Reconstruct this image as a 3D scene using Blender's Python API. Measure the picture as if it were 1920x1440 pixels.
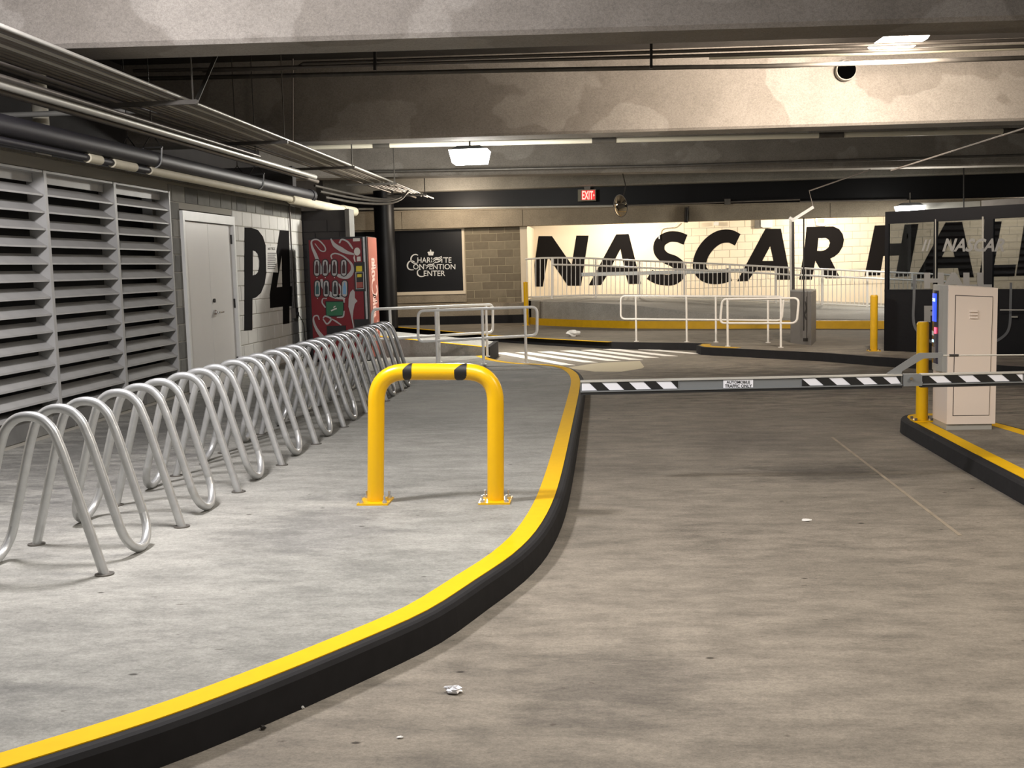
import bpy, math, random
from mathutils import Vector, Matrix
random.seed(7)
for o in list(bpy.data.objects): bpy.data.objects.remove(o)
C = bpy.context.scene.collection
SC = bpy.context.scene

# ---------------------------------------------------------------- camera
F, H, ZI = 2066.0, 1.54, 0.13          # focal length in px (1920 wide), eye height, sidewalk height
Yc = Vector((1140-960, -(495-720), -F)).normalized()
Zc = -Vector((1480-960, -(20100-720), -F)).normalized()
Zc = (Zc - Yc*Zc.dot(Yc)).normalized()
Xc = Yc.cross(Zc)
CAM = Vector((0, 0, H))
R = Matrix((Xc, Yc, Zc))               # camera -> world
cam = bpy.data.cameras.new('camera'); camo = bpy.data.objects.new('camera', cam); C.objects.link(camo)
camo.matrix_world = Matrix.Translation(CAM) @ R.to_4x4()
cam.sensor_fit = 'HORIZONTAL'; cam.sensor_width = 36; cam.lens = 36*F/1920; cam.clip_end = 200; cam.clip_start = .05
SC.camera = camo
def ray(u, v): return R @ Vector((u-960, -(v-720), -F))
def onz(u, v, z=ZI): r = ray(u, v); return CAM + r*((z-H)/r.z)
def onx(u, v, x): r = ray(u, v); return CAM + r*(x/r.x)
def ony(u, v, y): r = ray(u, v); return CAM + r*(y/r.y)
def onv(u, v, P, Q):                   # vertical plane through two ground points
    n = Vector((-(Q[1]-P[1]), Q[0]-P[0], 0)); r = ray(u, v)
    t = n.dot(Vector((P[0], P[1], 0))-CAM)/n.dot(r); return CAM + r*t

# ---------------------------------------------------------------- world, exposure, lamps
w = bpy.data.worlds.new('world'); SC.world = w; w.use_nodes = True
w.node_tree.nodes['Background'].inputs[0].default_value = (.74, .72, .68, 1)
w.node_tree.nodes['Background'].inputs[1].default_value = .2
vs = SC.view_settings; vs.view_transform = 'Standard'; vs.look = 'None'; vs.exposure = 0.85; vs.gamma = 1; vs.use_curve_mapping = False
def lamp(name, loc, power, col, size=.12, spot=None, aim=None, blend=.35):
    l = bpy.data.lights.new(name, 'SPOT' if spot else 'POINT'); l.energy = power; l.color = col; l.shadow_soft_size = size
    if spot: l.spot_size = math.radians(spot); l.spot_blend = blend
    o = bpy.data.objects.new(name, l); C.objects.link(o); o.location = loc
    if aim: o.rotation_euler = Vector(aim).to_track_quat('-Z', 'Y').to_euler()
    return o
lamp('bay_lamp_near_left', (-2.9, 5.7, 3.55), 390, (1, .965, .99), .22)
lamp('bay_lamp_near_middle', (-.4, 4.6, 3.35), 200, (1, .97, .95), .7, 150)
lamp('bay_lamp_near_right', (3.4, 4.8, 3.35), 240, (1, .87, .73), .8, 150)
lamp('fill_light_back_left', (-1.5, -1.6, 3.3), 95, (1, .96, .92), .3, 165)  # added fill behind the camera, stands for no known fixture
lamp('fill_light_back_right', (3.5, -2.0, 3.3), 70, (1, .90, .80), .3, 165)  # second added fill from behind, warmer, also no known fixture
lamp('bay_lamp_mid', (3.25, 12.7, 3.8), 60, (1, .86, .70), .3)
lamp('bay_lamp_mid_side', (3.35, 13.5, 3.9), 900, (1, .85, .71), .25, 160, (-.1, 1, .12), 1.0)
lamp('bay_lamp_far', (-2.3, 18.6, 3.2), 350, (1, .97, .90), .2)
lamp('bay_lamp_booth', (6.85, 25.8, 2.5), 110, (1, .97, .9), .1)
lamp('ramp_lamp_left', (.6, 28.7, 2.72), 190, (1, .88, .72), .1)
lamp('ramp_lamp_right', (5.6, 28.7, 2.68), 170, (1, .88, .72), .1)
lamp('ramp_lamp_end', (10.5, 28.7, 2.7), 120, (1, .88, .72), .1)
lamp('entrance_lamp', (-3.6, 26.2, 2.9), 75, (1, .85, .68), .1)

# ---------------------------------------------------------------- materials
MATS = {}
def hexc(r, g, b):
    f = lambda c: (c/255/12.92 if c/255 <= .04045 else ((c/255+.055)/1.055)**2.4)
    return (f(r), f(g), f(b), 1)
def plain(name, col, rough=.5, metal=0, emit=None, es=0, var=0, vscale=8, bump=0, spec=.5):
    m = bpy.data.materials.new(name); m.use_nodes = True; n = m.node_tree.nodes; L = m.node_tree.links
    b = n['Principled BSDF']; b.inputs['Base Color'].default_value = col; b.inputs['Roughness'].default_value = rough; b.inputs['Metallic'].default_value = metal; b.inputs['Specular IOR Level'].default_value = spec
    tc = n.new('ShaderNodeTexCoord'); nz = n.new('ShaderNodeTexNoise'); nz.inputs['Scale'].default_value = vscale; nz.inputs['Detail'].default_value = 6
    L.new(tc.outputs['Object'], nz.inputs['Vector'])
    if var:
        mx = n.new('ShaderNodeMixRGB'); mx.blend_type = 'MULTIPLY'; mx.inputs[0].default_value = 1
        rp = n.new('ShaderNodeValToRGB'); rp.color_ramp.elements[0].position = .3; rp.color_ramp.elements[1].position = .7
        rp.color_ramp.elements[0].color = (1-var, 1-var, 1-var, 1); rp.color_ramp.elements[1].color = (1, 1, 1, 1)
        L.new(nz.outputs['Fac'], rp.inputs[0]); mx.inputs[1].default_value = col; L.new(rp.outputs[0], mx.inputs[2]); L.new(mx.outputs[0], b.inputs['Base Color'])
    if bump:
        bp = n.new('ShaderNodeBump'); bp.inputs['Strength'].default_value = bump; bp.inputs['Distance'].default_value = .01
        L.new(nz.outputs['Fac'], bp.inputs['Height']); L.new(bp.outputs[0], b.inputs['Normal'])
    if emit: b.inputs['Emission Color'].default_value = emit; b.inputs['Emission Strength'].default_value = es
    MATS[name] = m; return m
def concrete(name, ca, cb, sharp, rough=.7, big=.5, streak=(1, 1, 1), dark=.25, spots=True, bump=.25, patches=None):
    m = bpy.data.materials.new(name); m.use_nodes = True; n = m.node_tree.nodes; L = m.node_tree.links
    b = n['Principled BSDF']; b.inputs['Roughness'].default_value = rough; b.inputs['Specular IOR Level'].default_value = .22
    tc = n.new('ShaderNodeNewGeometry')
    def noise(scale, detail, vec=None, rough_=.6):
        mp = n.new('ShaderNodeMapping'); mp.inputs['Scale'].default_value = vec or (1, 1, 1); L.new(tc.outputs['Position'], mp.inputs[0])
        z = n.new('ShaderNodeTexNoise'); z.inputs['Scale'].default_value = scale; z.inputs['Detail'].default_value = detail; z.inputs['Roughness'].default_value = rough_
        L.new(mp.outputs[0], z.inputs['Vector']); return z
    def ramp(src, p0, p1, c0, c1):
        r = n.new('ShaderNodeValToRGB'); r.color_ramp.elements[0].position = p0; r.color_ramp.elements[1].position = p1
        r.color_ramp.elements[0].color = c0; r.color_ramp.elements[1].color = c1; L.new(src, r.inputs[0]); return r
    def mix(kind, fac, a, c):
        x = n.new('ShaderNodeMixRGB'); x.blend_type = kind
        if isinstance(fac, float): x.inputs[0].default_value = fac
        else: L.new(fac, x.inputs[0])
        for i, s in ((1, a), (2, c)):
            if isinstance(s, tuple): x.inputs[i].default_value = s
            else: L.new(s, x.inputs[i])
        return x.outputs[0]
    bg = noise(big, 5, None, .65); col = ramp(bg.outputs['Fac'], .35, .65, ca, cb).outputs[0]
    if sharp:
        pg = noise(sharp, 3, (1, 1, 1.3), .5); col = mix('MULTIPLY', 1.0, col, ramp(pg.outputs['Fac'], .515, .53, (.80, .79, .78, 1), (1, 1, 1, 1)).outputs[0])
    st = noise(3.0, 7, streak, .7); d = 1-dark
    col = mix('MULTIPLY', 1.0, col, ramp(st.outputs['Fac'], .34, .6, (d, d, d, 1), (1, 1, 1, 1)).outputs[0])
    fn = noise(34, 5, tuple(1+(s-1)*.4 for s in streak), .75)
    col = mix('MULTIPLY', 1.0, col, ramp(fn.outputs['Fac'], .36, .58, (.80, .80, .80, 1), (1, 1, 1, 1)).outputs[0])
    gn = noise(95, 3, tuple(1+(s_-1)*.25 for s_ in streak), .8)
    col = mix('MULTIPLY', 1.0, col, ramp(gn.outputs['Fac'], .40, .60, (.80, .80, .80, 1), (1.0, 1.0, 1.0, 1)).outputs[0])
    if spots:
        vo = n.new('ShaderNodeTexVoronoi'); vo.inputs['Scale'].default_value = 2.3; vo.inputs['Randomness'].default_value = 1
        mp = n.new('ShaderNodeMapping'); mp.inputs['Scale'].default_value = (1.0, 1.6, 1); L.new(tc.outputs['Position'], mp.inputs[0]); L.new(mp.outputs[0], vo.inputs['Vector'])
        rr = ramp(vo.outputs['Distance'], .028, .05, (.25, .24, .23, 1), (1, 1, 1, 1)); col = mix('MULTIPLY', 1.0, col, rr.outputs[0])
    if spots:
        vo = n.new('ShaderNodeTexVoronoi'); vo.inputs['Scale'].default_value = 6.5
        mp = n.new('ShaderNodeMapping'); mp.inputs['Scale'].default_value = (.7, 1.5, 1); L.new(tc.outputs['Position'], mp.inputs[0]); L.new(mp.outputs[0], vo.inputs['Vector'])
        ds = n.new('ShaderNodeMath'); ds.operation = 'MULTIPLY_ADD'; ds.inputs[1].default_value = .35; L.new(fn.outputs['Fac'], ds.inputs[0]); L.new(vo.outputs['Distance'], ds.inputs[2])
        rr = ramp(ds.outputs[0], .19, .25, (.62, .60, .58, 1), (1, 1, 1, 1)); col = mix('MULTIPLY', 1.0, col, rr.outputs[0])
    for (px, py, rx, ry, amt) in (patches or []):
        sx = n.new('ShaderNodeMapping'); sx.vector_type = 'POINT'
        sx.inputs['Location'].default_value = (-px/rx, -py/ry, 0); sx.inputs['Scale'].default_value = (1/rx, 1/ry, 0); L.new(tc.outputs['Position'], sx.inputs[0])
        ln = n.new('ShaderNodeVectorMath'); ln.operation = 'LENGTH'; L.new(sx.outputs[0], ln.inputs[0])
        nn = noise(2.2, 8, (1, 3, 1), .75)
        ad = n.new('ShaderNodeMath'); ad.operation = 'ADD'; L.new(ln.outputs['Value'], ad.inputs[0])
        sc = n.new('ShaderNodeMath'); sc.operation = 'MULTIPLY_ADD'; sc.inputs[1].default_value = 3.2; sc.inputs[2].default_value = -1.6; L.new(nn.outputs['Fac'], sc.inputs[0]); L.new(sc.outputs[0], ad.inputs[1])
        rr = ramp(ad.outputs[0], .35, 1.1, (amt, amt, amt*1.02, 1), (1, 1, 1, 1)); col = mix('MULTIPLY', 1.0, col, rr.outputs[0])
    L.new(col, b.inputs['Base Color'])
    bp = n.new('ShaderNodeBump'); bp.inputs['Strength'].default_value = bump; bp.inputs['Distance'].default_value = .006
    L.new(fn.outputs['Fac'], bp.inputs['Height']); L.new(bp.outputs[0], b.inputs['Normal'])
    rr = ramp(st.outputs['Fac'], .3, .7, (rough-.08,)*3+(1,), (min(1, rough+.12),)*3+(1,)); L.new(rr.outputs[0], b.inputs['Roughness'])
    MATS[name] = m; return m
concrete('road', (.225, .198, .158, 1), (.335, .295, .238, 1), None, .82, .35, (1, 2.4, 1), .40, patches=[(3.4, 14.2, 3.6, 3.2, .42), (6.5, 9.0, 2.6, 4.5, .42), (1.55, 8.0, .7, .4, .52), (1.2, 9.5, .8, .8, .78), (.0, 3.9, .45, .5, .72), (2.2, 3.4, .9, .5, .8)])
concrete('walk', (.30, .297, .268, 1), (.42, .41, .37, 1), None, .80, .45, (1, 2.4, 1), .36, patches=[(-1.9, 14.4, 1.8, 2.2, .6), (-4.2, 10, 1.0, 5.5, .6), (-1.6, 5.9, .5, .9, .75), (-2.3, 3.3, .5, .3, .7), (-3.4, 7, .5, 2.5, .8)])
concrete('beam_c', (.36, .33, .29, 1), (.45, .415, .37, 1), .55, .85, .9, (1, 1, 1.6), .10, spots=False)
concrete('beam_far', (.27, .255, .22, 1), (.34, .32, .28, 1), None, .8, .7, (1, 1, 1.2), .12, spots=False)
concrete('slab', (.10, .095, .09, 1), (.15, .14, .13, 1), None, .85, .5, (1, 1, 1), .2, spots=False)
concrete('lintel_c', (.33, .28, .21, 1), (.42, .36, .27, 1), None, .8, 1.2, (1, 1, 1), .12, spots=False)
concrete('wall_c', (.30, .29, .265, 1), (.38, .37, .34, 1), None, .8, 1.2, (1, 1, 1), .15, spots=False)
plain('block', hexc(128, 127, 121), .9, var=.25, vscale=5, bump=.4)
plain('block_lt', hexc(150, 148, 141), .9, var=.2, vscale=5, bump=.4)
plain('block_dk', hexc(112, 111, 107), .9, var=.25, vscale=5, bump=.4)
plain('block_tan', hexc(126, 116, 98), .9, var=.22, vscale=5, bump=.4)
plain('block_tan2', hexc(140, 130, 110), .9, var=.22, vscale=5, bump=.4)
plain('mortar', hexc(160, 156, 146), .95)
plain('mortar_tan', hexc(172, 162, 138), .95)
plain('white_block', hexc(212, 210, 204), .75, var=.08, vscale=6, bump=.2)
plain('white_mortar', hexc(176, 173, 166), .9)
plain('cream_wall', hexc(228, 214, 190), .7, var=.05, vscale=2)
plain('cream_block', hexc(226, 213, 190), .75, var=.07, vscale=4)
plain('dark_wall', hexc(66, 64, 64), .95, var=.2, vscale=3)
plain('black_paint', hexc(11, 11, 14), .45, spec=.3, var=.15)
plain('letter_black', hexc(24, 22, 22), .95, spec=.08)
plain('curb_black', hexc(30, 29, 30), .8, var=.25, vscale=12, bump=.2, spec=.25)
plain('yellow_line', hexc(228, 178, 2), .8, var=.07, vscale=14, spec=.2)
plain('yellow_gloss', hexc(226, 176, 6), .28, var=.04)
plain('yellow_dull', hexc(200, 156, 14), .45, var=.12, vscale=9)
plain('galv', hexc(196, 197, 196), .34, .6, var=.18, vscale=14)
plain('galv_dull', hexc(112, 108, 102), .5, .55, var=.25, vscale=10)
plain('conduit', hexc(118, 112, 106), .45, .5, var=.2, vscale=6)
plain('conduit_lt', hexc(190, 188, 180), .42, .35, var=.1)
plain('white_paint', hexc(238, 238, 234), .42, var=.05)
plain('rail_white', hexc(220, 216, 208), .4)
plain('louver_grey', hexc(176, 175, 172), .5, .0, var=.12, vscale=5)
plain('louver_in', hexc(18, 17, 17), .8)
plain('louver_rust', hexc(84, 62, 50), .8, .2)
plain('door_white', hexc(222, 220, 216), .38, var=.03, vscale=3)
plain('metal_dark', hexc(54, 52, 50), .45, .6)
plain('chrome', hexc(200, 198, 194), .15, 1)
plain('pipe_black', hexc(34, 32, 38), .55, var=.2)
plain('insulation', hexc(208, 200, 176), .7, var=.12, vscale=5)
plain('pvc', hexc(232, 226, 206), .5, var=.08, vscale=3)
plain('cabinet', hexc(216, 202, 188), .55)
plain('cabinet_in', hexc(60, 52, 48), .8)
plain('bezel', hexc(168, 166, 158), .4, .25)
plain('grey_paint', hexc(120, 122, 122), .45, .2)
plain('arm_grey', hexc(128, 132, 134), .4, .5)
plain('arm_white', hexc(214, 216, 222), .4)
plain('arm_black', hexc(14, 14, 14), .5)
plain('rubber', hexc(14, 14, 14), .7)
plain('screen', hexc(20, 30, 90), .2, 0, (.02, .07, .6, 1), .9)
plain('fascia', hexc(16, 18, 52), .2)
plain('blue_glow', hexc(120, 170, 255), .3, 0, (.35, .6, 1, 1), 2.2)
plain('red_glow', hexc(255, 60, 90), .3, 0, (1, .07, .12, 1), 1.6)
plain('red_led', hexc(120, 8, 8), .4, 0, (1, .03, .03, 1), .55)
plain('red_led_text', hexc(255, 120, 110), .4, 0, (1, .22, .18, 1), 1.8)
plain('exit_case', hexc(120, 118, 100), .5)
plain('lens', (1, 1, 1, 1), .4, 0, (1, .985, .95, 1), 9)
plain('machine_red', hexc(126, 22, 34), .3, var=.06)
plain('machine_dark', hexc(20, 19, 20), .45)
plain('machine_side', hexc(160, 84, 74), .3)
plain('script_silver', hexc(182, 180, 180), .4)
plain('script_side', hexc(228, 190, 180), .4)
plain('green_panel', hexc(44, 110, 74), .4)
plain('bottle_dark', hexc(58, 20, 24), .4)
plain('bottle_teal', hexc(50, 92, 96), .4)
plain('bottle_blue', hexc(120, 165, 205), .4)
plain('label_yellow', hexc(220, 200, 50), .5)
plain('paper', hexc(214, 212, 206), .6)
plain('tan_yellow', hexc(232, 222, 110), .4)
plain('decal_grey', hexc(112, 112, 110), .6)
plain('decal_shield', hexc(74, 76, 78), .6)
plain('booth_black', hexc(11, 11, 14), .6, spec=.2)
plain('booth_grey', hexc(150, 148, 140), .35, .4)
plain('foil', hexc(220, 220, 222), .35, .5)
plain('crossing_white', hexc(252, 246, 236), .8, var=.10, vscale=8)
plain('leaf', hexc(40, 36, 32), .8)
plain('steel_box', hexc(128, 124, 120), .45, .4, var=.08)
plain('joint', hexc(150, 138, 118), .9, var=.3, vscale=6)
plain('hole', (.001, .001, .001, 1), 1, spec=0)
m = bpy.data.materials.new('glass_tint'); m.use_nodes = True; n = m.node_tree.nodes; n.clear()
o_ = n.new('ShaderNodeOutputMaterial'); tr = n.new('ShaderNodeBsdfTransparent'); tr.inputs[0].default_value = (.48, .50, .52, 1)
gl = n.new('ShaderNodeBsdfGlossy'); gl.inputs[0].default_value = (1, 1, 1, 1); gl.inputs['Roughness'].default_value = .02
fr = n.new('ShaderNodeFresnel'); fr.inputs[0].default_value = 1.5; mx = n.new('ShaderNodeMixShader')
for a, b_ in ((fr.outputs[0], mx.inputs[0]), (tr.outputs[0], mx.inputs[1]), (gl.outputs[0], mx.inputs[2]), (mx.outputs[0], o_.inputs[0])): m.node_tree.links.new(a, b_)
MATS['glass'] = m
plain('mirror', hexc(235, 225, 205), .04, 1)

# ---------------------------------------------------------------- geometry helpers
WLOC = {}
class MB:
    def __init__(s): s.v = []; s.f = []; s.sm = []
    def add(s, vs, fs, smooth=False):
        k = len(s.v); s.v += [Vector(p) for p in vs]; s.f += [tuple(i+k for i in f) for f in fs]; s.sm += [smooth]*len(fs); return s
    def hexa(s, b, t):                      # bottom quad, top quad (same order)
        return s.add(list(b)+list(t), [(3, 2, 1, 0), (4, 5, 6, 7), (0, 1, 5, 4), (1, 2, 6, 5), (2, 3, 7, 6), (3, 0, 4, 7)])
    def box(s, a, b):
        x0, y0, z0 = a; x1, y1, z1 = b
        x0, x1 = sorted((x0, x1)); y0, y1 = sorted((y0, y1)); z0, z1 = sorted((z0, z1))
        return s.hexa([(x0, y0, z0), (x1, y0, z0), (x1, y1, z0), (x0, y1, z0)], [(x0, y0, z1), (x1, y0, z1), (x1, y1, z1), (x0, y1, z1)])
    def bbox(s, a, b, e=.004):              # box with chamfered edges facing +-x (blocks, slats)
        x0, y0, z0 = a; x1, y1, z1 = b
        return s.box(a, b)
    def bar(s, p, q, wd, ht, up=(0, 0, 1)):
        p = Vector(p); q = Vector(q); d = (q-p).normalized(); up = Vector(up)
        sd = d.cross(up).normalized(); u2 = sd.cross(d).normalized()
        c = [(-1, -1), (1, -1), (1, 1), (-1, 1)]
        return s.hexa([p+sd*a*wd/2+u2*b*ht/2 for a, b in c][::-1], [q+sd*a*wd/2+u2*b*ht/2 for a, b in c][::-1])
    def tube(s, pts, r, n=10, cap=True):
        pts = [Vector(p) for p in pts]; k = len(pts); rings = []; prev = None
        for i, p in enumerate(pts):
            a = pts[max(i-1, 0)]; b = pts[min(i+1, k-1)]; t = (b-a)
            if t.length < 1e-9: t = Vector((0, 0, 1))
            t.normalize()
            if prev is None:
                x = t.orthogonal().normalized()
            else:
                x = prev - t*prev.dot(t)
                x = x.normalized() if x.length > 1e-6 else t.orthogonal().normalized()
            prev = x; y = t.cross(x)
            rr = r[i] if isinstance(r, (list, tuple)) else r
            rings.append([p+(x*math.cos(2*math.pi*j/n)+y*math.sin(2*math.pi*j/n))*rr for j in range(n)])
        vs = [v for g in rings for v in g]; fs = []
        for i in range(k-1):
            for j in range(n): fs.append((i*n+j, i*n+(j+1) % n, (i+1)*n+(j+1) % n, (i+1)*n+j))
        s.add(vs, fs, True)
        if cap: s.add(rings[0], [tuple(range(n))[::-1]]); s.add(rings[-1], [tuple(range(n))])
        return s
    def prism(s, poly, z0, z1):             # plan polygon (ccw) extruded up; heights may be lists
        n = len(poly); a = [(p[0], p[1], z0) for p in poly]; b = [(p[0], p[1], z1) for p in poly]
        return s.add(a+b, [tuple(range(n))[::-1], tuple(range(n, 2*n))]+[(i, (i+1) % n, n+(i+1) % n, n+i) for i in range(n)])
    def slab(s, pts, nrm, th):              # planar polygon thickened along nrm
        n = len(pts); nv = Vector(nrm).normalized()*th; a = [Vector(p) for p in pts]; b = [p+nv for p in a]
        return s.add(a+b, [tuple(range(n)), tuple(range(n, 2*n))[::-1]]+[(i, n+i, n+(i+1) % n, (i+1) % n) for i in range(n)])
def build(name, mb, mat, parent=None, origin=None, kind=None):
    me = bpy.data.meshes.new(name)
    if isinstance(mb, MB): vs, fs, sm = mb.v, mb.f, mb.sm
    else: vs, fs, sm = mb
    if origin is None:
        xs = [v[0] for v in vs]; ys = [v[1] for v in vs]; zs = [v[2] for v in vs]
        origin = Vector(((min(xs)+max(xs))/2, (min(ys)+max(ys))/2, min(zs)))
    origin = Vector(origin)
    me.from_pydata([tuple(Vector(v)-origin) for v in vs], [], fs)
    me.polygons.foreach_set('use_smooth', sm)
    import bmesh as _b
    bm = _b.new(); bm.from_mesh(me); _b.ops.recalc_face_normals(bm, faces=bm.faces); bm.to_mesh(me); bm.free()
    if any(sm) and hasattr(me, 'set_sharp_from_angle'): me.set_sharp_from_angle(angle=math.radians(50))
    me.materials.append(MATS[mat]); o = bpy.data.objects.new(name, me); C.objects.link(o)
    if parent: o.parent = parent; o.location = origin-WLOC[parent.name]
    else: o.location = origin
    WLOC[o.name] = origin
    if kind: o['kind'] = kind
    return o
def tag(o, label, cat, group=None, kind=None):
    if label: o['label'] = label
    if cat: o['category'] = cat
    if group: o['group'] = group
    if kind: o['kind'] = kind
    return o
def thing(name, loc, label, cat, group=None):
    o = bpy.data.objects.new(name, None); C.objects.link(o); o.location = loc; o.empty_display_size = .1; WLOC[o.name] = Vector(loc)
    return tag(o, label, cat, group)
def setting(name, loc):
    o = bpy.data.objects.new(name, None); C.objects.link(o); o.location = loc; WLOC[o.name] = Vector(loc); o['kind'] = 'structure'; return o
def part(name, mb, mat, parent, label=None, kind=None):
    o = build(name, mb, mat, parent, kind=kind)
    if label: o['label'] = label
    return o
def copy_tree(o, dloc, parent=None):
    c = o.copy(); C.objects.link(c)
    if parent: c.parent = parent
    else: c.location = Vector(o.location)+Vector(dloc)
    WLOC[c.name] = WLOC[o.name]+Vector(dloc)
    for ch in [x for x in bpy.data.objects if x.parent == o]: copy_tree(ch, dloc, c)
    return c
def fillet(pts, r, seg=6, closed=False):
    pts = [Vector(p) for p in pts]; n = len(pts); out = []
    rng = range(n) if closed else range(1, n-1)
    if not closed: out.append(pts[0])
    for i in rng:
        p, a, b = pts[i], pts[i-1], pts[(i+1) % n]
        da = (a-p); db = (b-p); rr = min(r, da.length*.48, db.length*.48); da.normalize(); db.normalize()
        s_, e_ = p+da*rr, p+db*rr
        for k in range(seg+1):
            t = k/seg; out.append(s_*(1-t)**2+p*2*t*(1-t)+e_*t*t)
    if not closed: out.append(pts[-1])
    return out
def catmull(P, seg=6):
    P = [Vector(p) for p in P]; Q = [P[0]*2-P[1]]+P+[P[-1]*2-P[-2]]; out = []
    for i in range(1, len(Q)-2):
        for k in range(seg):
            t = k/seg; a, b, c, d = Q[i-1:i+3]
            out.append(.5*((2*b)+(c-a)*t+(2*a-5*b+4*c-d)*t*t+(3*b-a-3*c+d)*t**3))
    out.append(P[-1]); return out
def cyl(c, r, z0, z1, n=20, mb=None, r2=None):
    mb = mb or MB(); r2 = r if r2 is None else r2
    a = [(c[0]+r*math.cos(2*math.pi*i/n), c[1]+r*math.sin(2*math.pi*i/n), z0) for i in range(n)]
    b = [(c[0]+r2*math.cos(2*math.pi*i/n), c[1]+r2*math.sin(2*math.pi*i/n), z1) for i in range(n)]
    mb.add(a+b, [(i, (i+1) % n, n+(i+1) % n, n+i) for i in range(n)], True); mb.add(a, [tuple(range(n))[::-1]]); mb.add(b, [tuple(range(n))]); return mb
# flat print: outlines on a plane frame (origin, u, v, outward normal)
class Frame:
    def __init__(s, o, u, v, nrm, fn): s.o = Vector(o); s.u = Vector(u).normalized(); s.v = Vector(v).normalized(); s.n = Vector(nrm).normalized(); s.fn = fn
    def px(s, x, y): p = s.fn(x, y)-s.o; return (p.dot(s.u), p.dot(s.v))
    def w(s, a, b, h=0): return s.o+s.u*a+s.v*b+s.n*h
def outline_mesh(loops, th=.003):
    cu = bpy.data.curves.new('tmp', 'CURVE'); cu.dimensions = '2D'; cu.fill_mode = 'BOTH'; cu.extrude = th/2
    for lp in loops:
        sp = cu.splines.new('POLY'); sp.points.add(len(lp)-1)
        for p, q in zip(sp.points, lp): p.co = (q[0], q[1], 0, 1)
        sp.use_cyclic_u = True
    ob = bpy.data.objects.new('tmp', cu); me = bpy.data.meshes.new_from_object(ob)
    vs = [v.co.copy() for v in me.vertices]; fs = [tuple(p.vertices) for p in me.polygons]
    bpy.data.objects.remove(ob); bpy.data.curves.remove(cu); bpy.data.meshes.remove(me); return vs, fs
def decal(fr, loops, off=.002, th=.003, mb=None, px=True):
    mb = mb or MB(); L = [[fr.px(*p) for p in lp] for lp in loops] if px else loops
    vs, fs = outline_mesh(L, th); mb.add([fr.w(v.x, v.y, off+v.z) for v in vs], fs); return mb
def ribbon(pts, w0, seg=6, smooth=True):   # 2d px polyline with width(s) -> closed outline
    P = catmull([Vector((p[0], p[1], 0)) for p in pts], seg) if smooth else [Vector((p[0], p[1], 0)) for p in pts]
    n = len(P); ws = w0 if isinstance(w0, (list, tuple)) else [w0]*2
    Lf, Rt = [], []
    for i, p in enumerate(P):
        t = (P[min(i+1, n-1)]-P[max(i-1, 0)]).normalized(); nn = Vector((-t.y, t.x, 0))
        f = i/(n-1)*(len(ws)-1); k = min(int(f), len(ws)-2); ww = ws[k]*(1-(f-k))+ws[k+1]*(f-k)
        Lf.append(p+nn*ww/2); Rt.append(p-nn*ww/2)
    return [(q.x, q.y) for q in Lf+Rt[::-1]]
def ribbons(fr, lst, off=.003, th=.002, mb=None):
    mb = mb or MB()
    for pts, wd in lst:
        P = catmull([Vector((p[0], p[1], 0)) for p in pts], 5); n = len(P); ws = wd if isinstance(wd, (list, tuple)) else [wd]*2
        A = []; B = []
        for i, p in enumerate(P):
            t = (P[min(i+1, n-1)]-P[max(i-1, 0)]).normalized(); nn = Vector((-t.y, t.x, 0))
            f = i/(n-1)*(len(ws)-1); k = min(int(f), len(ws)-2); ww = ws[k]*(1-(f-k))+ws[k+1]*(f-k)
            q = p+nn*ww/2; r_ = p-nn*ww/2
            A.append(fr.w(*fr.px(q.x, q.y), off)); B.append(fr.w(*fr.px(r_.x, r_.y), off))
        A2 = [a+fr.n*th for a in A]; B2 = [b+fr.n*th for b in B]
        mb.add(A+B+A2+B2, [(i, i+1, n+i+1, n+i) for i in range(n-1)]+[(2*n+i, 2*n+i+1, 3*n+i+1, 3*n+i) for i in range(n-1)]
               + [(i, i+1, 2*n+i+1, 2*n+i) for i in range(n-1)]+[(n+i, n+i+1, 3*n+i+1, 3*n+i) for i in range(n-1)]+[(0, n, 3*n, 2*n), (n-1, 2*n-1, 4*n-1, 3*n-1)])
    return mb
def text(fr, s, box, off=.003, th=.002, mb=None, shear=0, px=True, bold=0):
    mb = mb or MB(); cu = bpy.data.curves.new('tmp', 'FONT'); cu.body = s; cu.extrude = 0; cu.shear = shear; cu.offset = bold
    cu.resolution_u = 3
    ob = bpy.data.objects.new('tmp', cu); me = bpy.data.meshes.new_from_object(ob)
    vs = [v.co.copy() for v in me.vertices]; fs = [tuple(p.vertices) for p in me.polygons]
    bpy.data.objects.remove(ob); bpy.data.curves.remove(cu); bpy.data.meshes.remove(me)
    x0 = min(v.x for v in vs); x1 = max(v.x for v in vs); y0 = min(v.y for v in vs); y1 = max(v.y for v in vs)
    bx0, by0, bx1, by1 = box      # px box: left, top, right, bottom (or plane units)
    out = []
    for v in vs:
        a = (v.x-x0)/(x1-x0); b = (v.y-y0)/(y1-y0)
        q = (bx0+(bx1-bx0)*a, by1+(by0-by1)*b)
        if px: q = fr.px(*q)
        out.append(fr.w(q[0], q[1], off))
    mb.add(out, fs); return mb
def rect(x0, y0, x1, y1): return [(x0, y0), (x1, y0), (x1, y1), (x0, y1)]
def pill(x0, y0, x1, y1, n=6):
    r = (x1-x0)/2; cx = (x0+x1)/2; o = []
    for i in range(n+1): a = math.pi*i/n; o.append((cx-r*math.cos(a), y0+r-r*math.sin(a)))
    for i in range(n+1): a = math.pi*i/n; o.append((cx+r*math.cos(a), y1-r+r*math.sin(a)))
    return o

# ================================================================ SETTING
fl = build('floor', MB().box((-12, -6, -.2), (16, 34, 0)), 'road', kind='structure')
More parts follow.
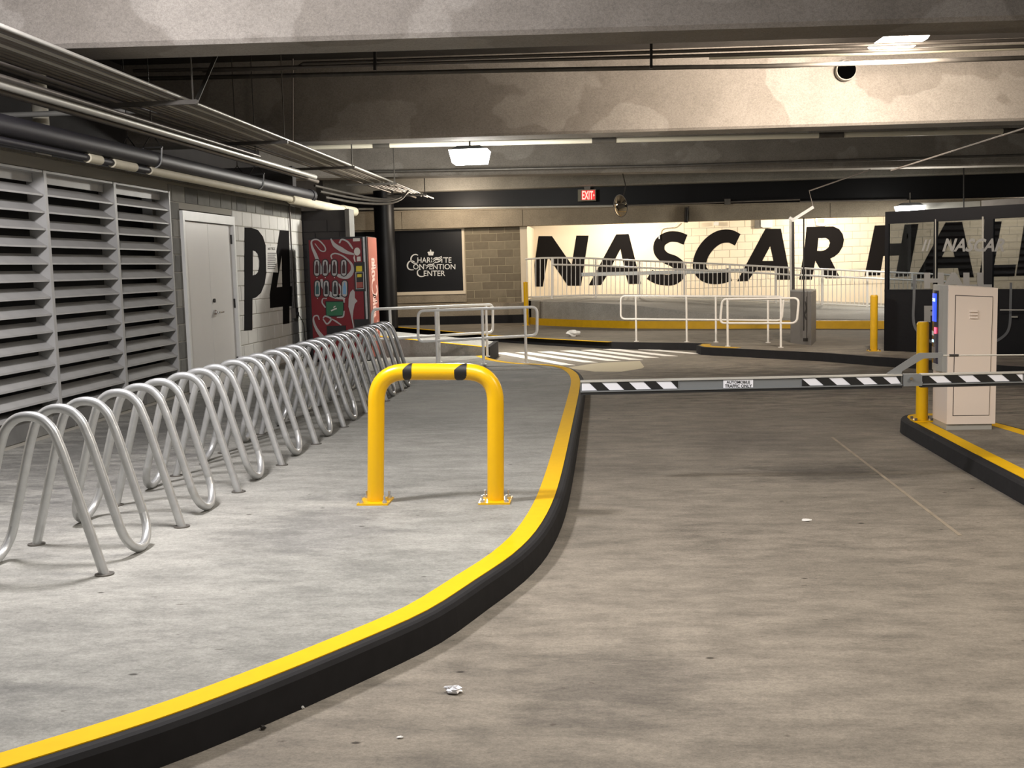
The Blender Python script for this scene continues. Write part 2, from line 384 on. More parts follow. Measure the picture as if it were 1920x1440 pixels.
# sidewalk outline (outer edge of its curb), from the near left round to the far end
EDGE = [(-6.0, -1.2), (-4.0, .75), (-2.6, 2.05), (-2.1, 2.52), (-1.753, 2.866), (-1.43, 3.225), (-1.192, 3.561), (-.916, 4.011), (-.72, 4.38), (-.575, 4.82), (-.44, 5.27), (-.355, 5.75), (-.305, 6.4), (-.287, 7.2), (-.284, 8.35), (-.287, 10.0), (-.29, 11.6), (-.30, 13.0), (-.33, 13.8), (-.385, 14.4), (-.50, 15.05), (-.68, 15.52), (-.95, 15.85), (-1.24, 16.02), (-1.5, 16.35), (-1.75, 16.85), (-1.98, 17.55)]
def smooth2(P, seg=3): return [(q.x, q.y) for q in catmull([Vector((p[0], p[1], 0)) for p in P], seg)]
EDGE = EDGE[:2]+smooth2(EDGE[2:])
def offs(P, d):
    o = []
    for i in range(len(P)):
        a = P[max(i-1, 0)]; b = P[min(i+1, len(P)-1)]; tx, ty = b[0]-a[0], b[1]-a[1]; l = math.hypot(tx, ty)
        o.append((P[i][0]-ty/l*d, P[i][1]+tx/l*d))
    return o
def strip(A, B, z0, z1, mb=None):
    mb = mb or MB(); n = len(A)
    vs = [(p[0], p[1], z0) for p in A]+[(p[0], p[1], z0) for p in B]+[(p[0], p[1], z1) for p in A]+[(p[0], p[1], z1) for p in B]
    fs = []
    for i in range(n-1):
        fs += [(i, n+i, n+i+1, i+1), (2*n+i, 2*n+i+1, 3*n+i+1, 3*n+i), (i, i+1, 2*n+i+1, 2*n+i), (n+i, 3*n+i, 3*n+i+1, n+i+1)]
    fs += [(0, 2*n, 3*n, n), (n-1, 2*n-1, 4*n-1, 3*n-1)]
    return mb.add(vs, fs)
def curbed(EDGE, inner_poly_tail, name, walkmat, trimname, stripe=True, y0=.055, y1=.165, closed=False):
    # curb: battered outer face, chamfer, flat top
    E = EDGE; A = offs(E, .0); Ch = offs(E, .012); top = offs(E, .026); inn = offs(E, .20)
    n = len(E); rings = [[(p[0], p[1], .0) for p in offs(E, -.006)], [(p[0], p[1], ZI-.022) for p in A], [(p[0], p[1], ZI-.006) for p in Ch], [(p[0], p[1], ZI) for p in top], [(p[0], p[1], ZI) for p in inn], [(p[0], p[1], 0) for p in inn]]
    mb = MB(); vs = [v for r_ in rings for v in r_]; k = len(rings)
    fs = [(j*n+i, j*n+i+1, (j+1)*n+i+1, (j+1)*n+i) for j in range(k-1) for i in range(n-1)]+[(j*n+0, (j+1)*n, 5*n) for j in range(1, 4)]+[((j)*n+n-1, (j+1)*n+n-1, 5*n+n-1) for j in range(1, 4)]
    mb.add(vs, fs)
    tr = build(trimname, mb, 'curb_black', kind='structure')
    if stripe:
        part('yellow_stripe', strip(offs(E, y0), offs(E, y1), ZI, ZI+.004), 'yellow_line', tr, 'bright yellow painted line along the curb top')
    poly = offs(E, .165)+inner_poly_tail
    f = build(name, MB().prism(poly, 0.001, ZI+.001), walkmat, kind='structure')
    return tr, f
curbed(EDGE, [(-2.15, 19.2), (-6.2, 19.2), (-12, 19.2), (-12, -1.2)], 'floor', 'walk', 'trim_1')
# right ticket island
ISL = [(2.53, -2.0), (2.53, 3.0), (2.525, 6.0), (2.52, 8.0), (2.525, 9.3), (2.53, 9.75), (2.56, 9.93), (2.63, 10.05), (2.76, 10.12), (2.9, 10.1), (3.0, 10.02), (3.08, 9.9), (3.18, 9.7), (3.27, 9.4), (3.35, 8.9), (3.42, 8.0), (3.5, 6.0), (3.55, 3), (3.55, -2)]
ISL = ISL[::-1]
ISLs = smooth2(ISL, 3)
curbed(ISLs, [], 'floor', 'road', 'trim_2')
# far island with handrails and booth
FAR = [(15, 9.0), (9.0, 10.6), (6.6, 12.6), (5.1, 14.5), (4.35, 15.55), (3.9, 16.1), (3.34, 16.94), (2.6, 17.65), (2.12, 18.13), (1.80, 18.40), (1.70, 18.52), (1.66, 18.75), (1.72, 19.0), (1.95, 19.25), (1.3, 19.7), (.93, 19.83), (.17, 20.2), (-1.0, 21.4), (-2.24, 22.85), (-3.6, 24.9), (-5.0, 26.9), (-6.6, 28.4), (-9.5, 30.8)]
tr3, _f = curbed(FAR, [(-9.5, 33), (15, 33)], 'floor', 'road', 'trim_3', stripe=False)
fl_ = [p for p in FAR if p[0] < .2]
part('yellow_stripe', strip(offs(fl_, .16), offs(fl_, .27), ZI, ZI+.004), 'yellow_line', tr3)
nose = [p for p in FAR if (p[1] > 18.05 and p[1] < 19.05 and p[0] < 2.2)]
build('trim_4', strip(offs(nose, -.012), offs(nose, .14), .0, ZI+.008), 'yellow_dull', kind='structure')['label'] = 'yellow painted nose of the far curb'
# low wall at the sidewalk's far end
lw = MB(); a0, a1 = ony(765, 637, 17.6), ony(905, 651, 17.6)
zt0, zt1 = a0.z, a1.z
sl = (zt1-zt0)/(a1.x-a0.x); xL, xR = -4.35, -1.98
zL, zR = zt0+sl*(xL-a0.x), zt0+sl*(xR-a0.x)
tm_ = build('trim_5', MB().hexa([(xL, 17.6, 0), (xR, 17.6, 0), (xR, 19.0, 0), (xL, 19.0, 0)], [(xL, 17.6, zL), (xR, 17.6, zR), (xR, 19.0, zR), (xL, 19.0, zL)]), 'wall_c', kind='structure')
part('yellow_stripe', MB().hexa([(xL, 17.6, zL), (xR, 17.6, zR), (xR, 17.75, zR), (xL, 17.75, zL)], [(xL, 17.6, zL+.006), (xR, 17.6, zR+.006), (xR, 17.75, zR+.006), (xL, 17.75, zL+.006)]), 'yellow_line', tm_)
part('end_face', MB().box((xR-.01, 17.57, .0), (xR+.06, 19.0, zR+.01)), 'curb_black', tm_, 'black painted end of the low wall')
# crosswalk bars painted on the road
A_ = [(-2.55, 19.95), (-2.1, 19.72), (-1.69, 19.70), (-1.29, 19.74), (-.89, 19.88), (-.51, 19.95), (-.12, 20.05), (.30, 20.1), (.72, 19.9)]
B_ = [(-.82, 16.55), (-.53, 16.95), (-.18, 17.33), (.18, 17.54), (.53, 17.66), (.80, 18.0), (1.12, 18.25), (1.59, 18.6), (1.75, 18.9)]
cw = thing('crosswalk', (-.2, 18.3, 0), 'white striped pedestrian crossing painted on the road past the barrier', 'crosswalk')
for i, (a, b) in enumerate(zip(A_[1:8], B_[1:8])):
    part('stripe', MB().prism([a, (b[0]-.22, b[1]+.06), (b[0], b[1]), (a[0]+.24, a[1]+.04)][::1], .001, .005), 'crossing_white', cw)
j0, j1 = onz(1560, 820, 0), onz(1800, 1004, 0)
part('saw_joint', MB().bar(j0+Vector((0, 0, .001)), j1+Vector((0, 0, .001)), .022, .003), 'joint', fl)
pt = [onz(u, v, 0) for u, v in ((1060, 690), (1115, 697), (1165, 697), (1203, 691), (1208, 688), (1200, 677), (1150, 679), (1110, 682))]
part('repair_patch', MB().prism([(p.x, p.y) for p in pt], -.01, .0015), 'mortar_tan', fl, 'pale worn concrete repair beside the crossing')
# ---- ceiling slab and beams
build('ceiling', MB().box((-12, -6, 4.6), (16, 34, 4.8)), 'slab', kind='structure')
def beam(p, q, wd, zb, zt, mat, label, vcount=0):
    p = Vector(p); q = Vector(q); d = (q-p).normalized(); p2 = p-d*8; q2 = q+d*10; nrm = Vector((-d.y, d.x, 0))
    c = .035
    prof = [(0, zt), (0, zb+c), (c, zb), (wd-c, zb), (wd, zb+c), (wd, zt)]
    mb = MB(); k = len(prof)
    for e in (p2, q2): mb.v += [Vector((e.x, e.y, 0))+nrm*a+Vector((0, 0, z)) for a, z in prof]
    fs = [(i, (i+1) % k, k+(i+1) % k, k+i) for i in range(k)]+[tuple(range(k))[::-1], tuple(range(k, 2*k))]
    mb.f += fs; mb.sm += [False]*len(fs)
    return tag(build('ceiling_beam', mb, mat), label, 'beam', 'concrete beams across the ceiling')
beam((-4.44, 9.02, 0), (1.35, 9.46, 0), .58, 3.44, 4.6, 'beam_c', 'nearest concrete ceiling beam, crossing the very top of the photo')
beam((-4.32, 16.08, 0), (6.0, 16.78, 0), .60, 3.44, 4.6, 'beam_c', 'second concrete ceiling beam, with a round black hole and a tan lit face')
beam((-4.68, 22.6, 0), (9.0, 25.1, 0), .60, 3.44, 4.6, 'beam_c', 'third concrete ceiling beam, pale face right behind the hanging lamp')
beam((-6.45, 27.15, 0), (9.8, 27.5, 0), .50, 3.44, 4.6, 'beam_far', 'farthest concrete ceiling beam above the black bulkhead and exit sign')
# black bulkhead under the last beam, and the lintel
P0, P1 = ony(640, 397.5, 27.75), ony(1920, 371, 27.75)
build('wall_bulkhead', MB().hexa([(P0.x-3, 27.75, P0.z), (P1.x+3, 27.75, P1.z), (P1.x+3, 28.0, P1.z), (P0.x-3, 28.0, P0.z)], [(P0.x-3, 27.75, 3.5), (P1.x+3, 27.75, 3.5), (P1.x+3, 28.0, 3.5), (P0.x-3, 28.0, 3.5)]), 'black_paint', kind='structure')
t0, t1, b0, b1 = ony(640, 399, 27.65), ony(1920, 372, 27.65), ony(900, 425, 27.65), ony(1657, 404, 27.65)
tl = thing('concrete_lintel', (0, 27.7, 2.5), 'long tan concrete lintel beam over the far wall and ramp opening', 'lintel')
xs = [-9.5, -6.9, -5.15, -2.1, 2.0, 5.4, 9.0, 15.0]
for i in range(len(xs)-1):
    x0, x1 = xs[i]+.006, xs[i+1]-.006
    zt = lambda x: t0.z+(t1.z-t0.z)*(x-t0.x)/(t1.x-t0.x)
    zb = lambda x: (b0.z+(b1.z-b0.z)*(x-b0.x)/(b1.x-b0.x))-.01
    part('lintel_panel', MB().hexa([(x0, 27.65, zb(x0)), (x1, 27.65, zb(x1)), (x1, 28.1, zb(x1)), (x0, 28.1, zb(x0))], [(x0, 27.65, zt(x0)), (x1, 27.65, zt(x1)), (x1, 28.1, zt(x1)), (x0, 28.1, zt(x0))]), 'lintel_c', tl)
part('lintel_ledge', MB().bar((-9.5, 27.62, zt(-9.5)+.0), (15, 27.62, zt(15)), .12, .035), 'lintel_c', tl)

# ---- left block wall with louvres and doors
XW = -5.0; ZB = .155; RH = .2032; NR = 12
ZT = ZB+NR*RH
wl = setting('wall_left', (XW, 13, 0))
LY = [8.15, 9.55, 10.95, 12.37]; LZ0, LZ1 = .37, 2.50
core = MB()
for a, b in (((-5.2, 4, 0), (-5.007, LY[0]-.02, ZT+.02)), ((-5.2, LY[-1]+.02, 0), (-5.007, 12.70, ZT+.02)), ((-5.2, 14.52, 0), (-5.007, 17.92, ZT+.02)), ((-5.2, LY[0]-.02, 0), (-5.007, LY[-1]+.02, LZ0-.01)), ((-5.2, LY[0]-.02, LZ1+.01), (-5.007, LY[-1]+.02, ZT+.02)), ((-5.2, 12.7, 2.32), (-5.007, 14.52, ZT+.02))):
    core.box(a, b)
part('mortar_bed', core, 'mortar', wl)
def blocks(parent, rects, holes, mats, y0, rowoff=.2, axis='y', plane=XW, facing=1, L=.4064, zrange=(0, NR), zb=ZB, rng=random.Random(3)):
    # rects: (y0,y1) ranges where blocks run ; holes: (y0,y1,z0,z1)
    cache = {}
    for row in range(*zrange):
        z0, z1 = zb+row*RH+.005, zb+(row+1)*RH-.005
        a = y0-(L/2 if row % 2 else 0)
        while a < rects[1]:
            s0, s1 = max(a, rects[0]), min(a+L, rects[1]); a += L
            segs = [(s0, s1)]
            zc = (z0+z1)/2
            for (h0, h1, hz0, hz1) in holes:
                if hz0-.06 < zc < hz1+.06:
                    ns = []
                    for (p, q) in segs:
                        if q <= h0 or p >= h1: ns.append((p, q)); continue
                        if p < h0: ns.append((p, h0))
                        if q > h1: ns.append((h1, q))
                    segs = ns
            for (p, q) in segs:
                if q-p < .03: continue
                p += .005; q -= .005; zz0, zz1 = z0, z1
                for (h0, h1, hz0, hz1) in holes:
                    if p < h1 and q > h0:
                        if zz0 < hz1 < zz1 and zc > hz1-.06: zz0 = hz1+.005
                        if zz0 < hz0 < zz1 and zc < hz0+.06: zz1 = hz0-.005
                key = (round(q-p, 4), round(zz1-zz0, 4)); mat = rng.choice(mats)
                org = Vector((plane, (p+q)/2, zz0)) if axis == 'y' else Vector(((p+q)/2, plane, zz0))
                pr_ = rng.uniform(-.0015, .0015)*facing
                if (key, mat) in cache:
                    o = bpy.data.objects.new('concrete_block', cache[(key, mat)]); C.objects.link(o); o.parent = parent
                    o.location = org-WLOC[parent.name]+(Vector((pr_, 0, 0)) if axis == 'y' else Vector((0, pr_, 0)))
                else:
                    hw = (q-p)/2; e = .006; d = .05; hh = zz1-zz0; mb = MB()
                    if axis == 'y':
                        back = [(-d*facing, -hw, 0), (-d*facing, hw, 0), (-d*facing, hw, hh), (-d*facing, -hw, hh)]
                        mid = [(-e*facing, -hw, 0), (-e*facing, hw, 0), (-e*facing, hw, hh), (-e*facing, -hw, hh)]
                        fr_ = [(0, -hw+e, e), (0, hw-e, e), (0, hw-e, hh-e), (0, -hw+e, hh-e)]
                    else:
                        back = [(-hw, -d*facing, 0), (hw, -d*facing, 0), (hw, -d*facing, hh), (-hw, -d*facing, hh)]
                        mid = [(-hw, -e*facing, 0), (hw, -e*facing, 0), (hw, -e*facing, hh), (-hw, -e*facing, hh)]
                        fr_ = [(-hw+e, 0, e), (hw-e, 0, e), (hw-e, 0, hh-e), (-hw+e, 0, hh-e)]
                    q4 = lambda a_, b_: [(a_+i, a_+(i+1) % 4, b_+(i+1) % 4, b_+i) for i in range(4)]
                    mb.add(back+mid+fr_, q4(0, 4)+q4(4, 8)+[(8, 9, 10, 11), (3, 2, 1, 0)])
                    mb.v = [v+org for v in mb.v]
                    o = build('concrete_block', mb, mat, parent, origin=org); cache[(key, mat)] = o.data
HOLES = [(LY[0]-.02, LY[-1]+.02, LZ0, LZ1), (12.69, 14.53, 0, 2.32)]
blocks(wl, (7.0, 14.53), HOLES, ['block', 'block', 'block_lt', 'block_dk'], 7.0)
blocks(wl, (14.53, 17.93), [], ['white_block'], 14.53, zrange=(0, 11))
blocks(wl, (14.53, 17.93), [], ['block_dk', 'block'], 14.53, zrange=(11, NR))
part('wall_cap', MB().box((-5.35, 4, ZT+.02), (-4.985, 17.95, ZT+.045)), 'beam_far', wl)
# recessed dark wall above and behind the cap
build('wall_upper', MB().box((-7.2, -6, 0), (-7.0, 34, 4.6)), 'dark_wall', kind='structure')
# return wall
rw = setting('wall_return', (-4.6, 18, 0))
part('mortar_bed', MB().box((-5.2, 17.98, 0), (-4.24, 18.2, 2.54)), 'dark_wall', rw)
part('wall_edge', MB().box((-4.27, 17.9, 0), (-4.2, 18.25, 2.55)), 'block_dk', rw)
blocks(rw, (-5.0, -4.27), [], ['dark_wall'], -5.0, axis='x', plane=17.96, facing=-1, zrange=(0, 11))
part('end_wall', MB().box((-7.0, 18.2, 0), (-5.2, 18.4, 3.3)), 'dark_wall', rw)

# louvre banks
def louvre(i):
    y0, y1 = LY[i], LY[i+1]
    lab = ['nearest bay of grey horizontal louvres in the left wall, cut by the photo edge', 'middle bay of grey horizontal louvres in the left wall', 'bay of grey horizontal louvres nearest the white double doors'][i]
    t = thing('louver_panel', (XW, (y0+y1)/2, LZ0), lab, 'louver', 'louvre bays in the left wall')
    part('backing', MB().box((-5.34, y0, LZ0), (-5.31, y1, LZ1)), 'louver_in', t)
    w_ = .05
    for nm, a, b in (('mullion', (-5.14, y0-(.025 if i else .0), LZ0-.01), (-4.975, y0+.025, LZ1)), ('mullion', (-5.14, y1-(.025 if i < 2 else .03), LZ0), (-4.975, y1-(-.0 if i == 2 else .026), LZ1))):
        if nm == 'mullion' and b[1] > a[1]: part(nm, MB().box(a, b), 'louver_grey', t)
    part('sill', MB().box((-5.30, y0+.025, LZ0-.01), (-4.97, y1-.03, LZ0+.02)), 'louver_grey', t)
    part('lower_rail', MB().box((-5.28, y0+.025, LZ0+.045), (-5.2, y1-.03, LZ0+.062)), 'louver_rust', t)
    part('head', MB().box((-5.30, y0+.025, LZ1-.02), (-4.98, y1-.03, LZ1)), 'louver_grey', t)
    part('head_panel', MB().box((-5.10, y0+.025, LZ1-.10), (-5.08, y1-.03, LZ1-.02)), 'louver_grey', t)
    base = None
    for k in range(13):
        zf = 2.275-.1517*k; ya, yb = y0+.027, y1-.031
        if base is None:
            # section of one blade: front lip, inclined face, thickness
            sec = [(-4.985, 0), (-4.985, .016), (-4.995, .018), (-5.115, .100), (-5.125, .100), (-5.125, .090), (-5.002, .004), (-5.002, 0)]
            mb = MB(); n_ = len(sec)
            mb.v = [Vector((x, ya, zf+z)) for x, z in sec]+[Vector((x, yb, zf+z)) for x, z in sec]
            fs = [(j, (j+1) % n_, n_+(j+1) % n_, n_+j) for j in range(n_)]+[tuple(range(n_))[::-1], tuple(range(n_, 2*n_))]
            mb.f = fs; mb.sm = [False]*len(fs)
            base = part('slat', mb, 'louver_grey', t); z00 = zf
        else:
            c = base.copy(); C.objects.link(c); c.location.z = base.location.z+(zf-z00)
for i in range(3): louvre(i)
# double door
d1 = setting('door_1', (XW, 13.6, ZI))
DY0, DY1, DZ = 12.70, 14.52, 2.30
fr_ = MB().box((-5.12, DY0, ZI), (-4.965, DY0+.055, DZ)).box((-5.12, DY1-.055, ZI), (-4.965, DY1, DZ)).box((-5.12, DY0+.055, DZ-.11), (-4.965, DY1-.055, DZ))
part('door_frame', fr_, 'white_paint', d1)
ym = (DY0+DY1)/2-.0
l1 = part('door_leaf', MB().box((-5.06, DY0+.062, ZI+.01), (-5.012, ym-.003, DZ-.118)), 'door_white', d1)
l2 = part('door_leaf', MB().box((-5.06, ym+.003, ZI+.01), (-5.012, DY1-.062, DZ-.118)), 'door_white', d1)
for z in (.37, 1.15, 2.0):
    part('hinge', MB().box((-5.012, DY0+.056, z-.06), (-4.995, DY0+.082, z+.06)), 'metal_dark', l1)
    part('hinge', MB().box((-5.012, DY1-.082, z-.06), (-4.995, DY1-.056, z+.06)), 'metal_dark', l2)
hb = cyl((0, 0), .032, 0, .02, 14); hb.v = [Vector((-5.012+v.z, ym+.085+v.x, 1.06+v.y)) for v in hb.v]
hb.tube(fillet([(-5.0, ym+.085, 1.06), (-4.945, ym+.085, 1.06), (-4.945, ym+.24, 1.06)], .02), .011, 8)
part('handle', hb, 'chrome', l2)
lk = cyl((0, 0), .026, 0, .02, 12); lk.v = [Vector((-5.012+v.z, ym+.085+v.x, 1.21+v.y)) for v in lk.v]
part('lock', lk, 'metal_dark', l2)
part('threshold', MB().box((-5.1, DY0, ZI), (-4.98, DY1, ZI+.012)), 'metal_dark', d1)

# letters on the left wall
FW = Frame((XW, 14, 0), (0, 1, 0), (0, 0, 1), (1, 0, 0), lambda x, y: onx(x, y, XW+.003))
k5 = 4.364
def z5(l): return [(320+x/k5, 360+y/k5) for x, y in l]
Pm = decal(FW, [z5([(605, 290), (660, 292), (715, 312), (755, 365), (778, 440), (788, 540), (785, 650), (770, 750), (740, 825), (700, 862), (670, 872), (668, 1130), (603, 1135)]), z5([(672, 478), (693, 484), (713, 508), (726, 560), (726, 610), (715, 655), (697, 675), (672, 682)])], .002, .003)
F4 = decal(FW, [z5([(893, 312), (968, 318), (978, 770), (992, 770), (992, 933), (972, 935), (972, 1075), (920, 1082), (918, 938), (815, 950), (812, 840)]), z5([(910, 510), (914, 775), (868, 780)])], .002, .003)
tag(build('painted_letter', Pm, 'letter_black'), 'tall black letter P painted on the white block wall', 'letter', 'level sign on the left wall')
tag(build('painted_numeral', F4, 'letter_black'), 'tall black numeral 4 painted on the white block wall', 'numeral', 'level sign on the left wall')
ns = thing('notice_sign', onx(508, 485, XW), 'small white notice sheet fixed between the black P and 4', 'sign')
part('sheet', decal(FW, [[(497, 461), (516, 463), (520, 511), (498, 510)]], .012, .006), 'paper', ns)
nm = MB(); text(FW, 'NOTICE', (500.5, 464, 514, 469), .018, mb=nm)
for i in range(9): decal(FW, [rect(500, 474+i*3.6, 516.5-(i % 3), 475.6+i*3.6)], .016, .001, nm)
part('lettering', nm, 'metal_dark', ns)
ob_ = thing('conduit_outlet', onx(552, 600, XW), 'grey outlet box on a thin pipe beside the painted 4', 'electrical box')
part('pipe', MB().tube([(XW+.03, 17.15, 2.7), (XW+.03, 17.15, .95)], .013, 8), 'conduit', ob_)
part('box', MB().box((XW, 17.08, .82), (XW+.07, 17.24, .98)), 'galv_dull', ob_)
part('plug', MB().box((XW+.07, 17.12, .87), (XW+.1, 17.17, .91)), 'machine_dark', ob_)
part('cord', MB().tube(catmull([(XW+.09, 17.15, .88), (XW+.13, 17.3, .7), (XW+.12, 17.4, .4), (XW+.2, 17.5, ZI+.02), (-4.62, 17.6, ZI+.02)]), .006, 6), 'machine_dark', ob_)

# ---- far wall with dark sign window
FY = 28.0
wf = setting('wall_far', (-4.5, FY, 0))
WX0, WX1, WZ0, WZ1 = -5.45, -3.68, .965, 2.52
cm = MB()
for a, b in (((-9.5, FY+.01, 0), (WX0-1.6, FY+.25, 3.3)), ((WX1+.0, FY+.007, 0), (-2.18, FY+.25, 3.3)), ((-9.5, FY+.05, 0), (WX1, FY+.25, WZ0-.08)), ((-9.5, FY+.05, WZ1+.06), (WX1, FY+.25, 3.3))): cm.box(a, b)
part('mortar_bed', cm, 'mortar_tan', wf)
blocks(wf, (WX1+.07, -2.2), [], ['block_tan', 'block_tan', 'block_tan2'], WX1+.07, axis='x', plane=FY, facing=-1, zrange=(2, 12), zb=.155)
part('ledge', MB().hexa([(-9.5, FY-.18, 0), (-2.05, FY-.18, 0), (-2.05, FY+.05, 0), (-9.5, FY+.05, 0)], [(-9.5, FY-.18, .66), (-2.05, FY-.18, .62), (-2.05, FY+.05, .66), (-9.5, FY+.05, .70)]), 'lintel_c', wf, 'low tan concrete ledge at the foot of the wall')
part('ledge', MB().box((-9.5, FY-.05, .68), (WX1+.08, FY+.05, .90)), 'lintel_c', wf)
part('curb', MB().box((-9.5, FY-.45, .1), (-2.05, FY-.17, .33)), 'curb_black', wf, 'black painted curb at the foot of the wall')
# sign window
sw = thing('sign_window', (-4.6, FY, WZ0), 'dark framed window panel lettered with the convention center name', 'sign')
part('panel', MB().box((-7.0, FY+.0, WZ0), (WX1, FY+.04, WZ1)), 'black_paint', sw)
for a, b in (((-7.05, FY-.06, WZ1), (WX1+.06, FY+.05, WZ1+.07)), ((-7.05, FY-.08, WZ0-.08), (WX1+.06, FY+.05, WZ0)), ((WX1, FY-.06, WZ0), (WX1+.06, FY+.05, WZ1))):
    part('frame', MB().box(a, b), 'cream_wall', sw, 'cream painted window frame')
FS = Frame((-4.6, FY, 1.7), (1, 0, 0), (0, 0, 1), (0, -1, 0), lambda x, y: ony(x, y, FY))
kz = 13.093
def zc(l): return [(740+x/kz, 450+y/kz) for x, y in l]
def zb_(a, b, c, d): return (740+a/kz, 450+b/kz, 740+c/kz, 450+d/kz)
lm = MB()
text(FS, 'HARLOTTE', zb_(560, 425, 1395, 560), .006, mb=lm, bold=.008)
text(FS, 'ONVENTION', zb_(455, 590, 1490, 720), .006, mb=lm, bold=.008)
text(FS, 'ENTER', zb_(715, 752, 1240, 885), .006, mb=lm, bold=.008)
ribbons(FS, [(zc([(575, 375), (520, 355), (450, 375), (405, 440), (410, 520), (470, 568), (560, 570)]), [1.6, 2.0, 2.6, 2.0, 1.4]),
             (zc([(490, 540), (430, 512), (360, 530), (318, 600), (325, 680), (380, 728), (470, 732)]), [1.4, 2.0, 2.8, 2.2, 1.6]),
             (zc([(640, 720), (590, 735), (560, 780), (570, 850), (620, 890), (680, 895), (740, 880)]), [1.2, 1.8, 2.6, 2.0, 1.4])], .008, .002, lm)
part('lettering', lm, 'white_paint', sw, 'white capital lettering')
part('swoosh_ground', ribbons(FS, [(zc([(920, 520), (1040, 450), (1110, 440), (1165, 385)]), [7, 9, 7]), (zc([(760, 680), (840, 620), (920, 600), (990, 560)]), [7, 9, 6])], .0105, .001), 'black_paint', sw)
part('swoosh', ribbons(FS, [(zc([(935, 480), (1000, 440), (1080, 440), (1160, 395)]), [1, 2.4, 1]), (zc([(945, 530), (1010, 480), (1090, 480), (1165, 425)]), [1, 2.4, 1]), (zc([(970, 555), (1040, 545), (1110, 520), (1150, 470)]), [1, 2, 1]), (zc([(770, 640), (850, 600), (920, 600), (975, 565)]), [1, 2.2, 1]), (zc([(770, 700), (840, 640), (910, 640), (975, 600)]), [1, 2.2, 1])], .0125, .002), 'white_paint', sw)
cr = decal(FS, [zc([(835, 380), (820, 330), (805, 305), (830, 285), (860, 290), (872, 265), (866, 245), (884, 235), (900, 248), (895, 268), (910, 290), (945, 285), (968, 300), (955, 335), (945, 380)])], .008, .002)
part('crown', cr, 'white_paint', sw)

# column
cx = (ony(700, 405, 26.6).x+ony(745, 610, 26.6).x)/2+.02
tag(build('column', cyl((cx, 26.6), .245, ZI, 3.44, 28), 'black_paint'), 'round glossy black column between the vending machine and the sign window', 'column')

# ---- white ramp wall with the giant lettering
NY = 30.5
wr = setting('wall_ramp', (4, NY, 0))
xj = ony(1283, 450, NY).x; xl_ = -2.6
part('render_panel', MB().box((xl_, NY+.0, 0), (xj-.01, NY+.2, 3.4)), 'cream_wall', wr, 'smooth cream painted wall panel')
part('mortar_bed', MB().box((xj-.01, NY+.012, 0), (16, NY+.2, 3.4)), 'white_mortar', wr)
blocks(wr, (xj, 16), [], ['cream_block'], xj, axis='x', plane=NY, facing=-1, zrange=(4, 14), zb=.0)
part('render_panel', MB().box((xj, NY+.006, 0), (16, NY+.02, .81)), 'cream_wall', wr)
part('grey_band', MB().box((ony(1090, 506, NY).x, NY-.01, ony(1200, 512, NY).z-.05), (ony(1400, 506, NY).x, NY+.002, ony(1200, 512, NY).z+.05)), 'arm_grey', wr)  # thin grey strip across the cream wall
build('wall_jamb', MB().box((-2.2, 27.95, 0), (-2.02, NY, 2.56)), 'cream_wall', kind='structure')
FN = Frame((2, NY-.004, 1.6), (1, 0, 0), (0, 0, 1), (0, -1, 0), lambda x, y: ony(x, y, NY-.004))
kA, kB, kC = 4.364, 3.692, 7.385
zA = lambda l: [(980+x/kA, 330+y/kA) for x, y in l]
zB = lambda l: [(1400+x/kB, 330+y/kB) for x, y in l]
zC = lambda l: [(1440+x/kC, 370+y/kC) for x, y in l]
def giant(loops, ch, lab): tag(build('painted_letter', decal(FN, loops, .002, .004), 'letter_black'), lab, 'letter', 'giant black letters on the cream ramp wall')
giant([zA([(130, 492), (240, 492), (402, 728), (440, 487), (540, 487), (478, 898), (370, 898), (208, 660), (165, 905), (72, 905)])], 'N', 'giant black slanted letter N at the left end of the cream wall')
giant([zA([(765, 478), (868, 475), (970, 882), (865, 884), (845, 812), (690, 815), (640, 892), (540, 895)]), zA([(800, 597), (828, 735), (728, 738)])], 'A', 'giant black letter A between N and S on the cream wall')
giant([ribbon(zA([(1332, 522), (1265, 498), (1190, 500), (1125, 545), (1118, 615), (1165, 668), (1240, 700), (1288, 750), (1280, 808), (1225, 848), (1150, 850), (1090, 835), (1038, 805)]), [20, 20, 21, 21, 23, 21, 20, 20])], 'S', 'giant black letter S on the cream wall')
giant([ribbon(zA([(1760, 522), (1690, 492), (1600, 505), (1515, 570), (1458, 665), (1450, 760), (1505, 818), (1600, 830), (1698, 806)]), [24, 25, 25, 25, 25, 25])], 'C', 'giant black letter C on the cream wall')
giant([zB([(130, 365), (237, 365), (305, 718), (210, 718), (198, 655), (60, 655), (8, 727), (-66, 729)]), zB([(163, 485), (185, 588), (108, 588)])], 'A', 'giant black letter A between C and R on the cream wall')
giant([zC([(535, 410), (900, 402), (985, 440), (1035, 510), (1050, 590), (1035, 680), (985, 765), (920, 820), (862, 848), (1000, 1120), (795, 1122), (655, 878), (608, 1140), (430, 1140), (500, 760)]), zC([(698, 565), (800, 562), (845, 590), (858, 630), (840, 690), (790, 730), (740, 742), (680, 740)])], 'R', 'giant black letter R on the cream block wall')
giant([[(1640, 423), (1666, 422), (1660, 457), (1690, 456), (1696, 421), (1722, 420), (1704, 518), (1679, 519), (1686, 479), (1656, 480), (1650, 516), (1621, 517)]], 'H', 'giant black letter H half hidden by the dark booth')
giant([[(1773, 417), (1804, 416), (1826, 520), (1800, 520), (1796, 502), (1757, 503), (1747, 521), (1716, 522)], [(1783, 447), (1790, 482), (1766, 482)]], 'A', 'giant black letter A seen through the booth glass')
giant([[(1852, 416), (1878, 415), (1864, 497), (1905, 496), (1902, 518), (1836, 519)]], 'L', 'giant black letter L seen through the right booth glass')
